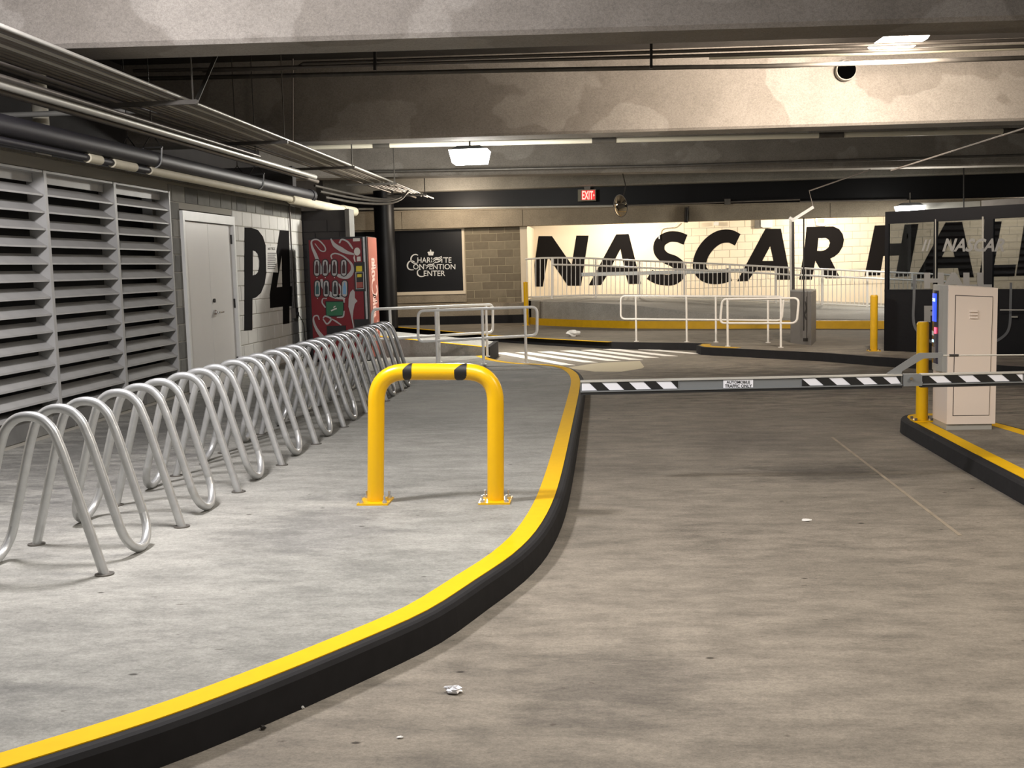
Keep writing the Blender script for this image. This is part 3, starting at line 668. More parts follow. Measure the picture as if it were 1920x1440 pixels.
giant([[(1921, 414), (1948, 413), (1933, 495), (1975, 494), (1972, 516), (1905, 517)]], 'L', 'giant black letter L at the right edge of the photo')

# ---- ramp: retaining curb, sloped wall, fence
Bp = [(-1.95, 26.9), (-1.67, 26.23), (-.6, 25.0), (.44, 24.13), (2.0, 23.4), (3.67, 22.92), (5.38, 22.1), (7.5, 21.3), (10, 20.4)]
FLpx = [(985, 563), (1012, 562), (1090, 559), (1180, 558), (1330, 563), (1480, 570), (1660, 577)]
Tp = []
for u, v in FLpx: Tp.append(ony(u, v, 27.1-(u-985)*.0006))
Tp.append(Tp[-1]+(Tp[-1]-Tp[-2])*1.2); Tp.append(Tp[-1]+(Tp[-1]-Tp[-3])*.7)
ycz = .28
rwal = setting('wall_retaining', (1, 25, 0)); mb = MB(); n = len(Bp)
yb = [Vector((p[0], p[1], ycz)) for p in Bp]
yin = [Vector((p[0]+.05, p[1]+.12, ycz)) for p in Bp]
# left part steep wall: put most of the rise near the curb, then gentle slope to fence
rise = [Vector((a.x, a.y+.03, (a.z+(t.z-a.z)*k))) for a, t, k in zip(yin, Tp, [.97, .95, .9, .82, .5, .3, .2, .2, .2])]
vs = [Vector((p[0], p[1], 0)) for p in Bp]+yin+rise+Tp+[Vector((t.x, 30.5, t.z)) for t in Tp]
fs = [(j*n+i, j*n+i+1, (j+1)*n+i+1, (j+1)*n+i) for j in range(4) for i in range(n-1)]
mb.add(vs, fs); part('ramp_wall', mb, 'wall_c', rwal)
part('yellow_curb', strip([(p[0], p[1]-.0) for p in Bp], [(p[0]+.05, p[1]+.13) for p in Bp], .10, ycz+.01), 'yellow_dull', rwal, 'yellow painted curb at the foot of the ramp')
# fence
fn = thing('ramp_fence', (1.5, 27, .7), 'white picket guard rail along the ramp in front of the giant lettering', 'fence')
topP = [(988, 486), (1028, 483), (1100, 484), (1200, 489), (1280, 492), (1370, 496), (1480, 502), (1570, 506), (1660, 510)]
botP = [(988, 560), (1028, 559), (1100, 556.5), (1200, 557), (1280, 560), (1370, 564), (1480, 570), (1570, 574), (1660, 578)]
def fpt(P, u):
    for (a, b), (c, d) in zip(P, P[1:]):
        if a <= u <= c or (c == P[-1][0] and u > c): return b+(d-b)*(u-a)/(c-a)
    return P[0][1]
fy = lambda u: 27.1-(u-985)*.0006
def fp(P, u, dv=0): return ony(u, fpt(P, u)+dv, fy(u))
us = [988+8.3*i for i in range(96)]
part('top_rail', MB().tube([fp(topP, u) for u in range(985, 1800, 30)], .022, 8), 'rail_white', fn)
part('bottom_rail', MB().tube([fp(botP, u, -3) for u in range(985, 1800, 30)], .018, 6), 'rail_white', fn)
part('handrail', MB().tube([fp(topP, u, 13 if u > 1035 else 13)+Vector((0, -.08, 0)) for u in range(1036, 1800, 30)], .022, 8), 'rail_white', fn)
posts = [1035, 1117, 1199, 1283, 1368, 1455, 1541, 1626, 1710]
for i, u in enumerate(us):
    part('picket', MB().bar(fp(topP, u), fp(botP, u, -3), .016, .016, (1, 0, 0)), 'rail_white', fn)
for u in posts:
    part('post', MB().bar(fp(topP, u), fp(botP, u, 2), .045, .045, (1, 0, 0)), 'rail_white', fn)

# ================================================================ OBJECTS
# bike racks
def rack_path():
    def hw(z): return .325-.28*z if z < .64 else .145
    def leg(side, y, down=False, low=.0):
        zs = [low, .2, .4, .58]
        p = [Vector((side*hw(z), y, z)) for z in zs if z >= low]
        return p[::-1] if down else p
    def arch(s, y): return [Vector((s*x, y, z)) for x, z in ((.142, .64), (.118, .70), (.078, .745), (.03, .766), (-.03, .766), (-.078, .745), (-.118, .70), (-.142, .64))]
    D = .29; out = []
    def loop(side, y0, y1):
        ym, r = (y0+y1)/2, (y1-y0)/2; o = []
        for k in range(1, 8):
            a = math.pi*k/8; o.append(Vector((side*hw(.17-r*math.sin(a)*1.0), ym-r*math.cos(a), .025+r-r*math.sin(a))))
        return o
    out += leg(1, 0, low=0)+arch(1, 0)+leg(-1, 0, True, .17)
    out += loop(-1, 0, D)+leg(-1, D, False, .17)+arch(-1, D)+leg(1, D, True, .17)
    out += loop(1, D, 2*D)+leg(1, 2*D, False, .17)+arch(1, 2*D)+leg(-1, 2*D, True, 0)
    res = []
    for p in out:
        if not res or (p-res[-1]).length > .015: res.append(p)
    return res
def make_rack(loc):
    t = thing('bike_rack', loc, None, 'bike rack', 'row of wave bike racks along the sidewalk')
    P = [p+Vector(loc) for p in rack_path()]
    part('tube', MB().tube(catmull(P, 3), .0238, 12), 'galv', t)
    for sx, y in ((.325, 0), (-.325, .58)):
        part('foot', cyl((loc[0]+sx, loc[1]+y), .045, loc[2], loc[2]+.008, 14), 'galv_dull', t)
    return t
RX, RY, RP = -2.742, 4.94, .962
rack0 = make_rack(Vector((RX, RY, ZI)))
ords = ['nearest galvanized wave bike rack, its left loop cut by the photo edge', 'second galvanized wave bike rack counting from the camera', 'third galvanized wave bike rack counting from the camera', 'fourth galvanized wave bike rack counting from the camera', 'middle one of the nine galvanized wave bike racks', 'fourth galvanized wave bike rack counting from the far end', 'third galvanized wave bike rack counting from the far end', 'second galvanized wave bike rack counting from the far end', 'farthest galvanized wave bike rack, ending before the white handrails']
rack0['label'] = ords[0]
for i in range(1, 9):
    c = copy_tree(rack0, (0, RP*i, 0)); c['label'] = ords[i]
# yellow guard
gd = thing('pipe_guard', (-1.06, 6.52, ZI), 'yellow U-shaped steel pipe guard with black arrow marks, bolted to the sidewalk', 'bollard')
gl_, gr_ = onz(706, 940), onz(928.5, 942); tl_, tr_ = ony(706, 697, 6.52), ony(929, 697, 6.52)
gp = fillet([Vector((gl_.x, 6.52, ZI)), Vector((tl_.x, 6.52, tl_.z)), Vector((tr_.x, 6.52, tr_.z)), Vector((gr_.x, 6.52, ZI))], .185, 10)
part('pipe', MB().tube(gp, .0505, 20), 'yellow_gloss', gd)
for c_ in (gl_, gr_):
    pl = part('base_plate', MB().box((c_.x-.095, 6.52-.1, ZI), (c_.x+.095, 6.52+.1, ZI+.012)), 'yellow_gloss', gd)
    for sx in (-1, 1):
        for sy in (-1, 1):
            bc = (c_.x+sx*.072, 6.52+sy*.078)
            b = cyl(bc, .014, ZI+.012, ZI+.026, 6); cyl(bc, .007, ZI+.026, ZI+.055, 8, b)
            part('bolt', b, 'galv', pl)
zbar = (tl_.z+tr_.z)/2; slope = (tr_.z-tl_.z)/(tr_.x-tl_.x)
def patch(xc, w_):
    mb = MB(); r = .0518; vs = []; ths = [96, 75, 55, 35, 18, 0, -20, -40, -60, -80, -100]
    for th in ths:
        l = .0 if th <= 18 else (th-18)/78*.96
        if th < -40: l = (-40-th)/60*.25
        q = 1.0 if th > -30 else 1-(-30-th)/70*.6
        z0 = zbar+slope*(xc-tl_.x)-slope*(tr_.x-tl_.x)/2; t = math.radians(th)
        for x in (xc-w_/2+w_*l, xc-w_/2+w_*max(q, l+.02)): vs.append((x, 6.52-r*math.cos(t), z0+r*math.sin(t)))
    N = len(ths)-1
    return mb.add(vs, [(2*i, 2*i+1, 2*i+3, 2*i+2) for i in range(N)], True)
x1 = ony(763, 697, 6.47).x; x2 = ony(863, 697, 6.47).x
part('black_mark', patch(x1, .054), 'arm_black', gd); part('black_mark', patch(x2, .074), 'arm_black', gd)
# handrails
def rail(label, P, Q, loop, posts, r=.021, mat='white_paint', toploop=True, foot_label=None):
    t = thing('handrail', Vector((P[0], P[1], ZI)), label, 'handrail', 'white pipe handrails')
    L = [onv(u, v, P, Q) for u, v in loop]
    part('rail_loop', MB().tube(fillet(L, .09, 6, closed=True)+[fillet(L, .09, 6, closed=True)[0]], r, 10, cap=False), mat, t)
    for u, vt in posts:
        a = onv(u, vt, P, Q); base = Vector((a.x, a.y, ZI))
        part('post', MB().tube([a, base], r, 10), mat, t)
        part('base_flange', cyl((a.x, a.y), .045, ZI, ZI+.01, 12), mat, t)
    return t
rail('white pipe handrail in front, nearest behind the yellow guard', (-2.55, 15.95), (-1.24, 15.95), [(784, 583), (1007, 575.5), (1007, 629), (784, 641)], [(817, 583), (904, 579), (984, 576)])
rail('white pipe handrail angled behind the first, beside the vending machine', (-3.17, 15.64), (-1.96, 17.3), [(698, 580), (924, 571), (924, 623), (698, 637)], [(731, 580), (821, 576), (911, 572)])
rail('long white handrail on the far island past the crosswalk', (.48, 20.05), (2.66, 19.1), [(1164, 555), (1470, 556), (1466, 601), (1164, 598)], [(1192, 555), (1287, 555), (1342, 556), (1440, 556)], .018, 'rail_white')
rail('short leaning white handrail at the yellow curb nose', (1.92, 18.45), (2.72, 18.0), [(1354, 561), (1498, 559), (1494, 606), (1350, 606)], [(1364, 561), (1464, 559)], .019, 'rail_white')
# bollards
def bollard(x, y, zt, r, label, mat='yellow_dull', plate=True):
    t = thing('bollard', (x, y, ZI), label, 'bollard', 'yellow bollards')
    b = cyl((x, y), r, ZI+.012, zt-.02, 20); cyl((x, y), r, zt-.02, zt, 20, b, r*.82)
    part('post', b, mat, t)
    if plate:
        p = part('base_plate', MB().box((x-r*1.6, y-r*1.6, ZI), (x+r*1.6, y+r*1.6, ZI+.014)), mat, t)
        for sx in (-1, 1):
            for sy in (-1, 1): part('bolt', cyl((x+sx*r*1.3, y+sy*r*1.3), .012, ZI+.014, ZI+.035, 6), 'galv_dull', p)
    return t
bollard(3.96, 16.95, .972, .055, 'dull yellow steel bollard standing left of the dark glass booth')
bollard(-1.97, 26.35, 1.17, .055, 'yellow bollard far back at the left end of the ramp wall', 'yellow_gloss')
b_ = onz(1742, 793)
bollard(b_.x-.03, 9.62, ony(1741, 603, 9.62).z, .05, 'bright yellow bollard against the beige payment cabinet', 'yellow_gloss')
# beige payment cabinet
cb = thing('payment_cabinet', (2.88, 9.25, ZI), 'tall beige parking payment cabinet with a blue screen on its left side', 'payment machine')
X0, X1, Yf, Yb = 2.701, 3.080, 9.08, 9.47
zA0, zA1 = 1.294, 1.268
part('plinth', MB().box((X0+.002, Yf+.02, ZI), (X1-.02, Yb-.01, .185)), 'bezel', cb)
cbody = part('body', MB().hexa([(X0, Yf, .18), (X1, Yf, .18), (X1, Yb, .18), (X0, Yb, .18)], [(X0, Yf, zA0), (X1, Yf, zA1), (X1, Yb, zA1+.005), (X0, Yb, zA0+.005)]), 'cabinet', cb)
FC = Frame((X0, Yf, .2), (1, 0, 0), (0, 0, 1), (0, -1, 0), lambda x, y: ony(x, y, Yf))
dpx = [(1791, 553), (1862, 556), (1854.5, 779), (1786, 780)]
part('door_gap', decal(FC, [dpx], .001, .002), 'cabinet_in', cb)
s_ = [(1792.3, 554.5), (1860.7, 557.3), (1853.3, 777.8), (1787.3, 778.8)]
dr = part('door', decal(FC, [s_], .004, .006), 'cabinet', cb)
for i in range(3):
    y = 581.5+i*6
    vent = MB(); a, b, c, d = [FC.px(*q) for q in ((1817, y), (1833, y), (1833, y+4.2), (1817, y+4.2))]
    vent.add([FC.w(*a, .007), FC.w(*b, .007), FC.w(*c, .007), FC.w(*d, .007), FC.w(a[0]+.004, a[1]-.002, .016), FC.w(b[0]-.004, b[1]-.002, .016), FC.w(c[0]-.004, c[1]+.003, .020), FC.w(d[0]+.004, d[1]+.003, .020)], [(4, 5, 6, 7), (0, 1, 5, 4), (1, 2, 6, 5), (2, 3, 7, 6), (3, 0, 4, 7)])
    part('vent', vent, 'cabinet', dr)
# curved metal bezel with the screen on the left side
zb0, zb1 = .60, 1.30; sec = []
for k in range(9):
    a = k/8; sec.append((X0-.045*math.sin(math.pi*min(1, a*1.0))**.6 if 0 < a < 1 else X0, Yf+.02+a*(Yb-Yf-.03)))
bz = MB(); nn_ = len(sec)
bz.add([(x, y, zb0+(.0)) for x, y in sec]+[(x, y, zb1) for x, y in sec], [(i, i+1, nn_+i+1, nn_+i) for i in range(nn_-1)]+[tuple(range(nn_)), tuple(range(nn_, 2*nn_))[::-1]], False)
part('bezel', bz, 'bezel', cb, 'brushed metal bulged bezel')
def sidepatch(name, a0, a1, z0, z1, mat, off=.003, lab=None):
    mb = MB(); N = 6; vs = []
    for k in range(N+1):
        a = a0+(a1-a0)*k/N; x = X0-.045*(math.sin(math.pi*a)**.6 if 0 < a < 1 else 0)-off; y = Yf+.02+a*(Yb-Yf-.03)
        vs += [(x, y, z0), (x, y, z1), (x+.004, y, z0), (x+.004, y, z1)]
    fs = []
    for k in range(N): fs += [(4*k, 4*k+4, 4*k+5, 4*k+1), (4*k+2, 4*k+3, 4*k+7, 4*k+6), (4*k, 4*k+2, 4*k+6, 4*k+4), (4*k+1, 4*k+5, 4*k+7, 4*k+3)]
    fs += [(0, 1, 3, 2), (4*N, 4*N+2, 4*N+3, 4*N+1)]
    return part(name, mb.add(vs, fs), mat, cb, lab)
sidepatch('fascia', .30, .88, .66, 1.255, 'fascia', .003, 'dark blue control fascia')
sidepatch('screen', .38, .82, 1.0, 1.23, 'screen', .005, 'glowing blue screen')
sidepatch('screen_text', .48, .72, 1.165, 1.175, 'blue_glow', .007); sidepatch('screen_text', .48, .72, 1.18, 1.19, 'blue_glow', .007)
sidepatch('screen_text', .5, .66, 1.10, 1.14, 'blue_glow', .0065) if False else None
sidepatch('call_button', .34, .46, .905, .955, 'red_glow', .012, 'red lit call button')
sidepatch('card_slot', .56, .78, .885, .92, 'paper', .006)
sidepatch('button', .58, .74, .83, .85, 'blue_glow', .006, 'blue lit button')
sidepatch('keypad', .42, .80, .70, .79, 'steel_box', .0045)
# boom barrier
ba = thing('barrier_arm', (1.5, 7.5, .7), 'striped boom barrier arm across the lane with an automobile traffic sign', 'barrier')
YA = 7.5
LT, LB, RT, RB = ony(1088, 714, YA), ony(1088, 738, YA), ony(1920, 697, YA), ony(1920, 719.5, YA)
def arm_z(x, f):   # f 0 top, 1 bottom
    t = (x-LT.x)/(RT.x-LT.x); return (LT.z+(RT.z-LT.z)*t)*(1-f)+(LB.z+(RB.z-LB.z)*t)*f
def armbox(xa, xb, f0, f1, y0, y1, mb=None):
    mb = mb or MB(); return mb.hexa([(xa, y0, arm_z(xa, f1)), (xb, y0, arm_z(xb, f1)), (xb, y1, arm_z(xb, f1)), (xa, y1, arm_z(xa, f1))], [(xa, y0, arm_z(xa, f0)), (xb, y0, arm_z(xb, f0)), (xb, y1, arm_z(xb, f0)), (xa, y1, arm_z(xa, f0))])
xj0, xj1 = ony(1691, 710, YA).x, ony(1726, 710, YA).x
for xa, xb in ((LT.x, xj0), (xj1, 3.6)):
    part('arm_core', armbox(xa, xb, .14, .80, YA, YA+.035), 'arm_grey', ba)
    part('arm_flange', armbox(xa, xb, .0, .12, YA-.012, YA+.045), 'conduit_lt', ba)
    part('arm_flange', armbox(xa, xb, .80, .90, YA-.012, YA+.045), 'arm_grey', ba)
    part('rubber_edge', armbox(xa, xb, .90, 1.12, YA-.006, YA+.04), 'rubber', ba)
FA = Frame((1.0, YA, .7), (1, 0, 0), (0, 0, 1), (0, -1, 0), lambda x, y: ony(x, y, YA))
def stripes(u0, u1, start, pitch, wd, lean, first_white=True):
    tp = lambda u: 714+(697-714)*(u-1088)/832+4.0; bt = lambda u: 738+(719.5-738)*(u-1088)/832-5.6
    bd = part('reflective_band', decal(FA, [[(u0, tp(u0)), (u1, tp(u1)), (u1, bt(u1)), (u0, bt(u0))]], .003, .002), 'arm_white', ba)
    u = start
    while u < u1:
        a, b = u, u+wd; q = [(a, tp(a)), (b, tp(b)), (b+lean, bt(b)), (a+lean, bt(a))]
        # clip to band
        q2 = [(min(max(x, u0), u1), y) for x, y in q]
        if q2[1][0]-q2[0][0] > .5 or q2[2][0]-q2[3][0] > .5: part('black_stripe', decal(FA, [q2], .0055, .002), 'arm_black', bd)
        u += pitch
stripes(1091, 1271, 1105, 50.8, 23, 15)
stripes(1503, 1689, 1478, 50.5, 25, 16)
stripes(1727, 1917, 1714, 54.5, 27, 16)
lb = part('label_plate', decal(FA, [[(1356, 712.5), (1412, 711), (1412, 728), (1356, 729.5)]], .003, .003), 'arm_white', ba, 'white sign lettered automobile traffic only')
part('lettering', text(FA, 'TRAFFIC ONLY', (1359, 720.3, 1409.5, 726.5), .0065, mb=text(FA, 'AUTOMOBILE', (1362, 713.6, 1406, 719.0), .0065, bold=.02), bold=.02), 'arm_black', lb)
jp = part('joint_plate', decal(FA, [[(1693, 701), (1720, 700.5), (1728, 703), (1728, 723), (1693, 724)]], .0, .03), 'arm_grey', ba, 'grey hinge plate joining the arm halves')
bo = cyl((0, 0), .011, 0, .02, 10); c_ = ony(1706.5, 709, YA); bo.v = [Vector((c_.x+v.x, YA-.015-v.z, c_.z+v.y)) for v in bo.v]
part('bolt', bo, 'chrome', jp)
part('link_bracket', decal(FA, [[(1664, 701), (1718, 666), (1726, 662.5), (1768, 662), (1771, 666), (1768, 671), (1734, 673), (1728, 676), (1693, 697), (1692, 702)]], -.03, .012), 'grey_paint', ba, 'grey bent steel linkage bracket')
a_ = ony(1768, 666.5, YA+.03); b2 = ony(1920, 665.5, YA+.03); d_ = b2-a_
part('link_rod', MB().tube([a_, a_+d_*2.0], .005, 8), 'conduit_lt', ba)
part('rod_sleeve', MB().tube([ony(1780, 666.4, YA+.03), ony(1797, 666.3, YA+.03)], .009, 8), 'metal_dark', ba)
# vending machine
VX0, VX1, VY, VD, VT = -4.655, -3.715, 16.9, .72, 2.065
vm = thing('vending_machine', ((VX0+VX1)/2, VY, ZI), 'red drinks vending machine with silver script lettering in the corner', 'vending machine')
part('cabinet', MB().box((VX0, VY+.06, ZI), (VX1, VY+VD, VT)), 'machine_dark', vm)
part('side_panel', MB().box((VX1, VY+.08, ZI+.05), (VX1+.012, VY+VD-.01, VT-.01)), 'machine_side', vm, 'paler red side panel with vertical lettering')
FV = Frame((VX0, VY, 1), (1, 0, 0), (0, 0, 1), (0, -1, 0), lambda x, y: ony(x, y, VY))
kv = 6.544
def zv(l): return [(560+x/kv, 430+y/kv) for x, y in l]
part('door_trim', MB().box((VX0, VY+.01, ZI+.02), (VX1, VY+.06, VT)), 'machine_dark', vm)
part('front_panel', MB().box((VX0+.035, VY, ZI+.05), (VX1-.13, VY+.03, VT-.035)), 'machine_red', vm, 'dark red front panel')
part('right_panel', MB().box((VX1-.225, VY-.004, ZI+.05), (VX1-.075, VY+.03, VT-.035)), 'machine_red', vm)
part('edge_strip', MB().box((VX1-.05, VY-.006, ZI+.02), (VX1-.02, VY+.03, VT-.01)), 'galv', vm)
sc = ribbons(FV, [
    (zv([(290, 545), (215, 330), (165, 210), (165, 140), (240, 130), (320, 210), (325, 265), (270, 260), (200, 175)]), [7.5, 6, 3.2, 2.6, 2.4, 2.4, 2.0, 1.4]),
    (zv([(395, 115), (440, 190), (520, 245), (600, 285), (680, 305)]), [2, 7, 9, 6, 3]),
    (zv([(500, 170), (530, 125), (600, 150), (650, 215), (665, 240)]), [3, 3, 3.4, 2]),
    (zv([(410, 365), (400, 320), (450, 295), (540, 325), (620, 390), (658, 450), (655, 520), (600, 580), (500, 570), (470, 545)]), [2.2, 2.6, 2.6, 3.2, 5, 8, 8, 3]),
    (zv([(385, 430), (375, 520), (300, 560)]), [2, 3, 2]),
    (zv([(280, 610), (300, 700), (380, 790), (480, 830), (550, 850), (560, 900)]), [4, 6, 9, 8, 4, 2]),
    (zv([(420, 640), (500, 680), (525, 780), (480, 830)]), [2, 3, 4, 3]),
    (zv([(330, 960), (290, 900), (300, 850), (345, 850)]), [2.5, 2.5, 2, 1.5]),
    (zv([(255, 1110), (235, 1060), (190, 1070), (185, 1130), (225, 1230), (290, 1320), (345, 1390)]), [2, 2.4, 2.6, 4.5, 7, 9]),
    (zv([(300, 1090), (330, 1065), (400, 1100), (350, 1160), (300, 1100)]), [2, 3, 3, 3, 2]),
    (zv([(400, 1095), (460, 1130), (525, 1175)]), [2, 3, 2]),
    (zv([(470, 1080), (545, 1070), (560, 1000)]), [2, 3, 2]),
], .006, .002)
part('script_lettering', sc, 'script_silver', vm, 'large silver script lettering running up the front')
part('ribbon', decal(FV, [zv([(668, 735), (690, 770), (690, 840), (722, 880), (690, 915), (672, 1000), (665, 1090), (688, 1220), (675, 1220), (640, 1050), (612, 950), (615, 850), (635, 770)])], .007, .002), 'script_silver', vm, 'silver wave ribbon')
for r_ in range(2):
    for c_ in range(4):
        x = [(226, 232), (328, 340), (440, 450), (556, 566)][c_][r_]; y0_ = [375, 630][r_]; 
        pz = part('selection_button', decal(FV, [zv(pill(x-42, y0_-12, x+42, y0_+207))], .009, .004), 'machine_dark', vm)
        part('rim', decal(FV, [zv(pill(x-30, y0_, x+30, y0_+195))], .012, .004), 'script_silver', pz)
        mt = ['bottle_dark', 'bottle_dark', 'bottle_dark', 'bottle_dark', 'bottle_teal', 'machine_dark', 'machine_dark', 'bottle_blue'][r_*4+c_]
        part('bottle_picture', decal(FV, [zv([(x-8, y0_+20), (x+8, y0_+20), (x+10, y0_+50), (x+20, y0_+80), (x+20, y0_+165), (x-20, y0_+165), (x-20, y0_+80), (x-10, y0_+50)])], .0155, .002), mt, pz)
        part('indicator', decal(FV, [zv(rect(x-5, y0_+210, x+5, y0_+222))], .006, .003), 'paper', vm)
gp_ = part('green_panel', decal(FV, [zv([(340, 892), (545, 890), (545, 1055), (345, 1060)])], .009, .006), 'green_panel', vm)
ribbons_m = ribbons(FV, [(zv([(400, 1000), (430, 985), (470, 970)]), [2.5, 2.5]), (zv([(430, 960), (455, 940)]), [2, 1.5])], .014, .001)
part('green_panel_mark', ribbons_m, 'paper', gp_)
part('panel_border', decal(FV, [zv([(328, 880), (558, 878), (558, 1068), (334, 1072)])], .006, .003), 'machine_dark', vm)
part('delivery_slot', decal(FV, [zv([(345, 1185), (580, 1180), (585, 1300), (350, 1300)])], .006, .008), 'machine_dark', vm)
part('coin_return', decal(FV, [zv([(680, 1105), (860, 1100), (865, 1240), (690, 1240)])], .006, .012), 'machine_dark', vm)
pp = part('payment_panel', decal(FV, [zv([(680, 405), (810, 400), (825, 760), (690, 760)])], .006, .01), 'machine_dark', vm, 'black payment panel with bill and coin slots')
part('bill_slot', decal(FV, [zv([(708, 450), (780, 448), (783, 515), (708, 518)])], .018, .004), 'label_yellow', pp, 'yellow bill acceptor sticker')
part('payment_frame', decal(FV, [zv([(700, 525), (800, 520), (806, 730), (706, 735)]), zv([(708, 532), (793, 528), (798, 722), (713, 726)])], .018, .004), 'script_silver', pp)
part('display', decal(FV, [zv([(722, 550), (775, 548), (775, 585), (722, 588)])], .018, .003), 'label_yellow', pp)
part('coin_slot_sign', decal(FV, [zv([(712, 650), (790, 645), (792, 715), (714, 718)])], .018, .002), 'machine_side', pp)
for bx_ in ([(668, 110), (752, 108), (752, 145), (668, 148)], [(716, 335), (760, 333), (762, 390), (716, 393)], [(684, 305), (700, 400), (685, 395), (672, 350)]):
    part('sticker', decal(FV, [zv(bx_)], .006, .002), 'paper', vm)
part('sticker', decal(FV, [zv([(718+38*math.cos(a*math.pi/8), 273+50*math.sin(a*math.pi/8)) for a in range(16)])], .006, .002), 'paper', vm)
FV2 = Frame((VX1+.012, VY, 1), (0, 1, 0), (0, 0, 1), (1, 0, 0), lambda x, y: onx(x, y, VX1+.012))
def sidep(a, b): return (VY+.08+a*(VD-.1)-VY, b-1)
def sideribs(lst, mb):
    for pts, wd in lst:
        P = catmull([Vector((sidep(*p)[0], sidep(*p)[1], 0)) for p in pts], 5); n = len(P); A = []; B = []
        for i, p in enumerate(P):
            t = (P[min(i+1, n-1)]-P[max(i-1, 0)]).normalized(); nn = Vector((-t.y, t.x, 0))*wd/2
            A.append(FV2.w(p.x+nn.x, p.y+nn.y, .002)); B.append(FV2.w(p.x-nn.x, p.y-nn.y, .002))
        mb.add(A+B, [(i, i+1, n+i+1, n+i) for i in range(n-1)])
sr = MB()
for zb2 in (.62, 1.18):
    sideribs([([(.75, zb2+.12), (.85, zb2+.02), (.5, zb2-.06), (.25, zb2+.08), (.35, zb2+.2), (.6, zb2+.22)], .05),
              ([(.3, zb2+.26), (.6, zb2+.28), (.6, zb2+.34), (.3, zb2+.33), (.3, zb2+.27)], .04),
              ([(.25, zb2+.38), (.8, zb2+.42), (.3, zb2+.44)], .04), ([(.3, zb2+.48), (.6, zb2+.48), (.6, zb2+.53), (.3, zb2+.53)], .04)], sr)
part('side_script', sr, 'script_side', vm, 'pale script lettering running up the side')
# steel ticket box far island
tb = thing('ticket_dispenser', (3.2, 18.7, ZI), 'grey steel gate operator box standing on the far island', 'gate operator')
cA, cB, cD = onz(1482, 643), onz(1521, 648), onz(1530, 640)
cE = cA+(cD-cB); zt_ = 1.0
part('cabinet', MB().hexa([cA, cB, cD, cE], [Vector((p.x, p.y, zt_)) for p in (cA, cB, cD, cE)]), 'steel_box', tb)
part('lid', MB().hexa([Vector((p.x, p.y, zt_)) for p in (cA, cB, cD, cE)], [Vector((p.x, p.y, zt_+.02)) for p in (cA, cB, cD, cE)]), 'galv', tb)
FT = Frame(cA, (cB-cA), (0, 0, 1), (cB-cA).cross(Vector((0, 0, 1))), lambda x, y: onv(x, y, cA, cB))
part('door_seam', decal(FT, [rect(1512, 556, 1513, 640)], .001, .003), 'metal_dark', tb)
part('label_plate', decal(FT, [rect(1506, 634, 1515, 640)], .001, .003), 'metal_dark', tb)
part('smudge', ribbons(FT, [([(1510, 565), (1512, 580), (1509, 590), (1512, 600)], [1.5, 3, 2])], .001, .002), 'metal_dark', tb)
# raised articulated arm beside it
ra = thing('raised_barrier_arm', (3.0, 18.9, ZI), 'thin raised barrier arm folded near the ceiling above the grey box', 'barrier')
part('upright', MB().tube([ony(1484, 580, 19.4), ony(1483, 413, 19.4)], .028, 8), 'conduit_lt', ra)
part('upright_channel', MB().bar(ony(1488, 560, 19.35), ony(1487, 416, 19.35), .02, .04, (1, 0, 0)), 'metal_dark', ra)
part('folded_arm', MB().bar(ony(1484, 414, 19.4), ony(1525, 388, 19.4), .045, .05), 'white_paint', ra)
part('hinge', MB().tube([ony(1480, 408, 19.4), ony(1489, 414, 19.4)], .03, 8), 'white_paint', ra)
part('cable', MB().tube([ony(1507, 408, 18.4), ony(1507, 620, 18.4)], .012, 6), 'metal_dark', ra)
part('link_rod', MB().tube([ony(1525, 388, 19.4), ony(1517, 358, 19.4), ony(1632, 318, 19.4)], .012, 6), 'conduit', ra)
tag(build('conduit', MB().tube([ony(1671, 320, 15.5), ony(1920, 241, 13.0), ony(2020, 208, 12.2)], .012, 6), 'conduit'), 'thin diagonal rod hanging below the ceiling at upper right', 'rod')

# glass booth
BP, BQ = Vector((4.11, 16.95, 0)), Vector((5.66, 15.61, 0)); bd_ = (BQ-BP).normalized(); bn = Vector((bd_.y, -bd_.x, 0))
if bn.dot(CAM-BP) < 0: bn = -bn
gb = thing('glass_booth', BP+Vector((0, 0, ZI)), 'dark glazed booth front at right with racing logo lettering on the glass', 'booth')
FB = Frame(BP, bd_, (0, 0, 1), bn, lambda x, y: onv(x, y, BP, BQ))
def bp_(x, y, off=0): a, b = FB.px(x, y); return FB.w(a, b, off)
def bquad(x0, x1, z0, z1, off0, off1, mb=None):
    mb = mb or MB(); P = lambda x, z, o: BP+bd_*x+Vector((0, 0, z))+bn*o
    return mb.hexa([P(x0, z0, off0), P(x1, z0, off0), P(x1, z0, off1), P(x0, z0, off1)], [P(x0, z1, off0), P(x1, z1, off0), P(x1, z1, off1), P(x0, z1, off1)])
ux = lambda u: FB.px(u, 480)[0]
BT = 2.20; xe = 4.2
part('head_frame', bquad(0, xe, 2.02, BT, -.06, .0), 'booth_black', gb)
part('base_panel', bquad(0, xe, ZI, 1.02, -.05, .0), 'booth_black', gb, 'opaque dark lower panel')
for a, b in ((0, .05), (ux(1750), ux(1755)), (ux(1844), ux(1861)), (ux(1861)+.9, ux(1861)+1.0), (xe-.05, xe)):
    part('frame_post', bquad(a, b, 1.02, 2.02, -.06, .0), 'booth_black', gb)
for a, b in ((.05, ux(1750)), (ux(1755), ux(1844)), (ux(1861), ux(1861)+.9), (ux(1861)+1.0, xe-.05)):
    part('glass_pane', bquad(a, b, 1.02, 2.02, -.032, -.026), 'glass', gb)
part('mid_rail', bquad(.0, xe, 1.02, 1.05, -.055, .004), 'booth_black', gb)
part('pane_edge', decal(FB, [rect(1753.3, 411, 1755, 530)], .001, .004), 'booth_grey', gb)
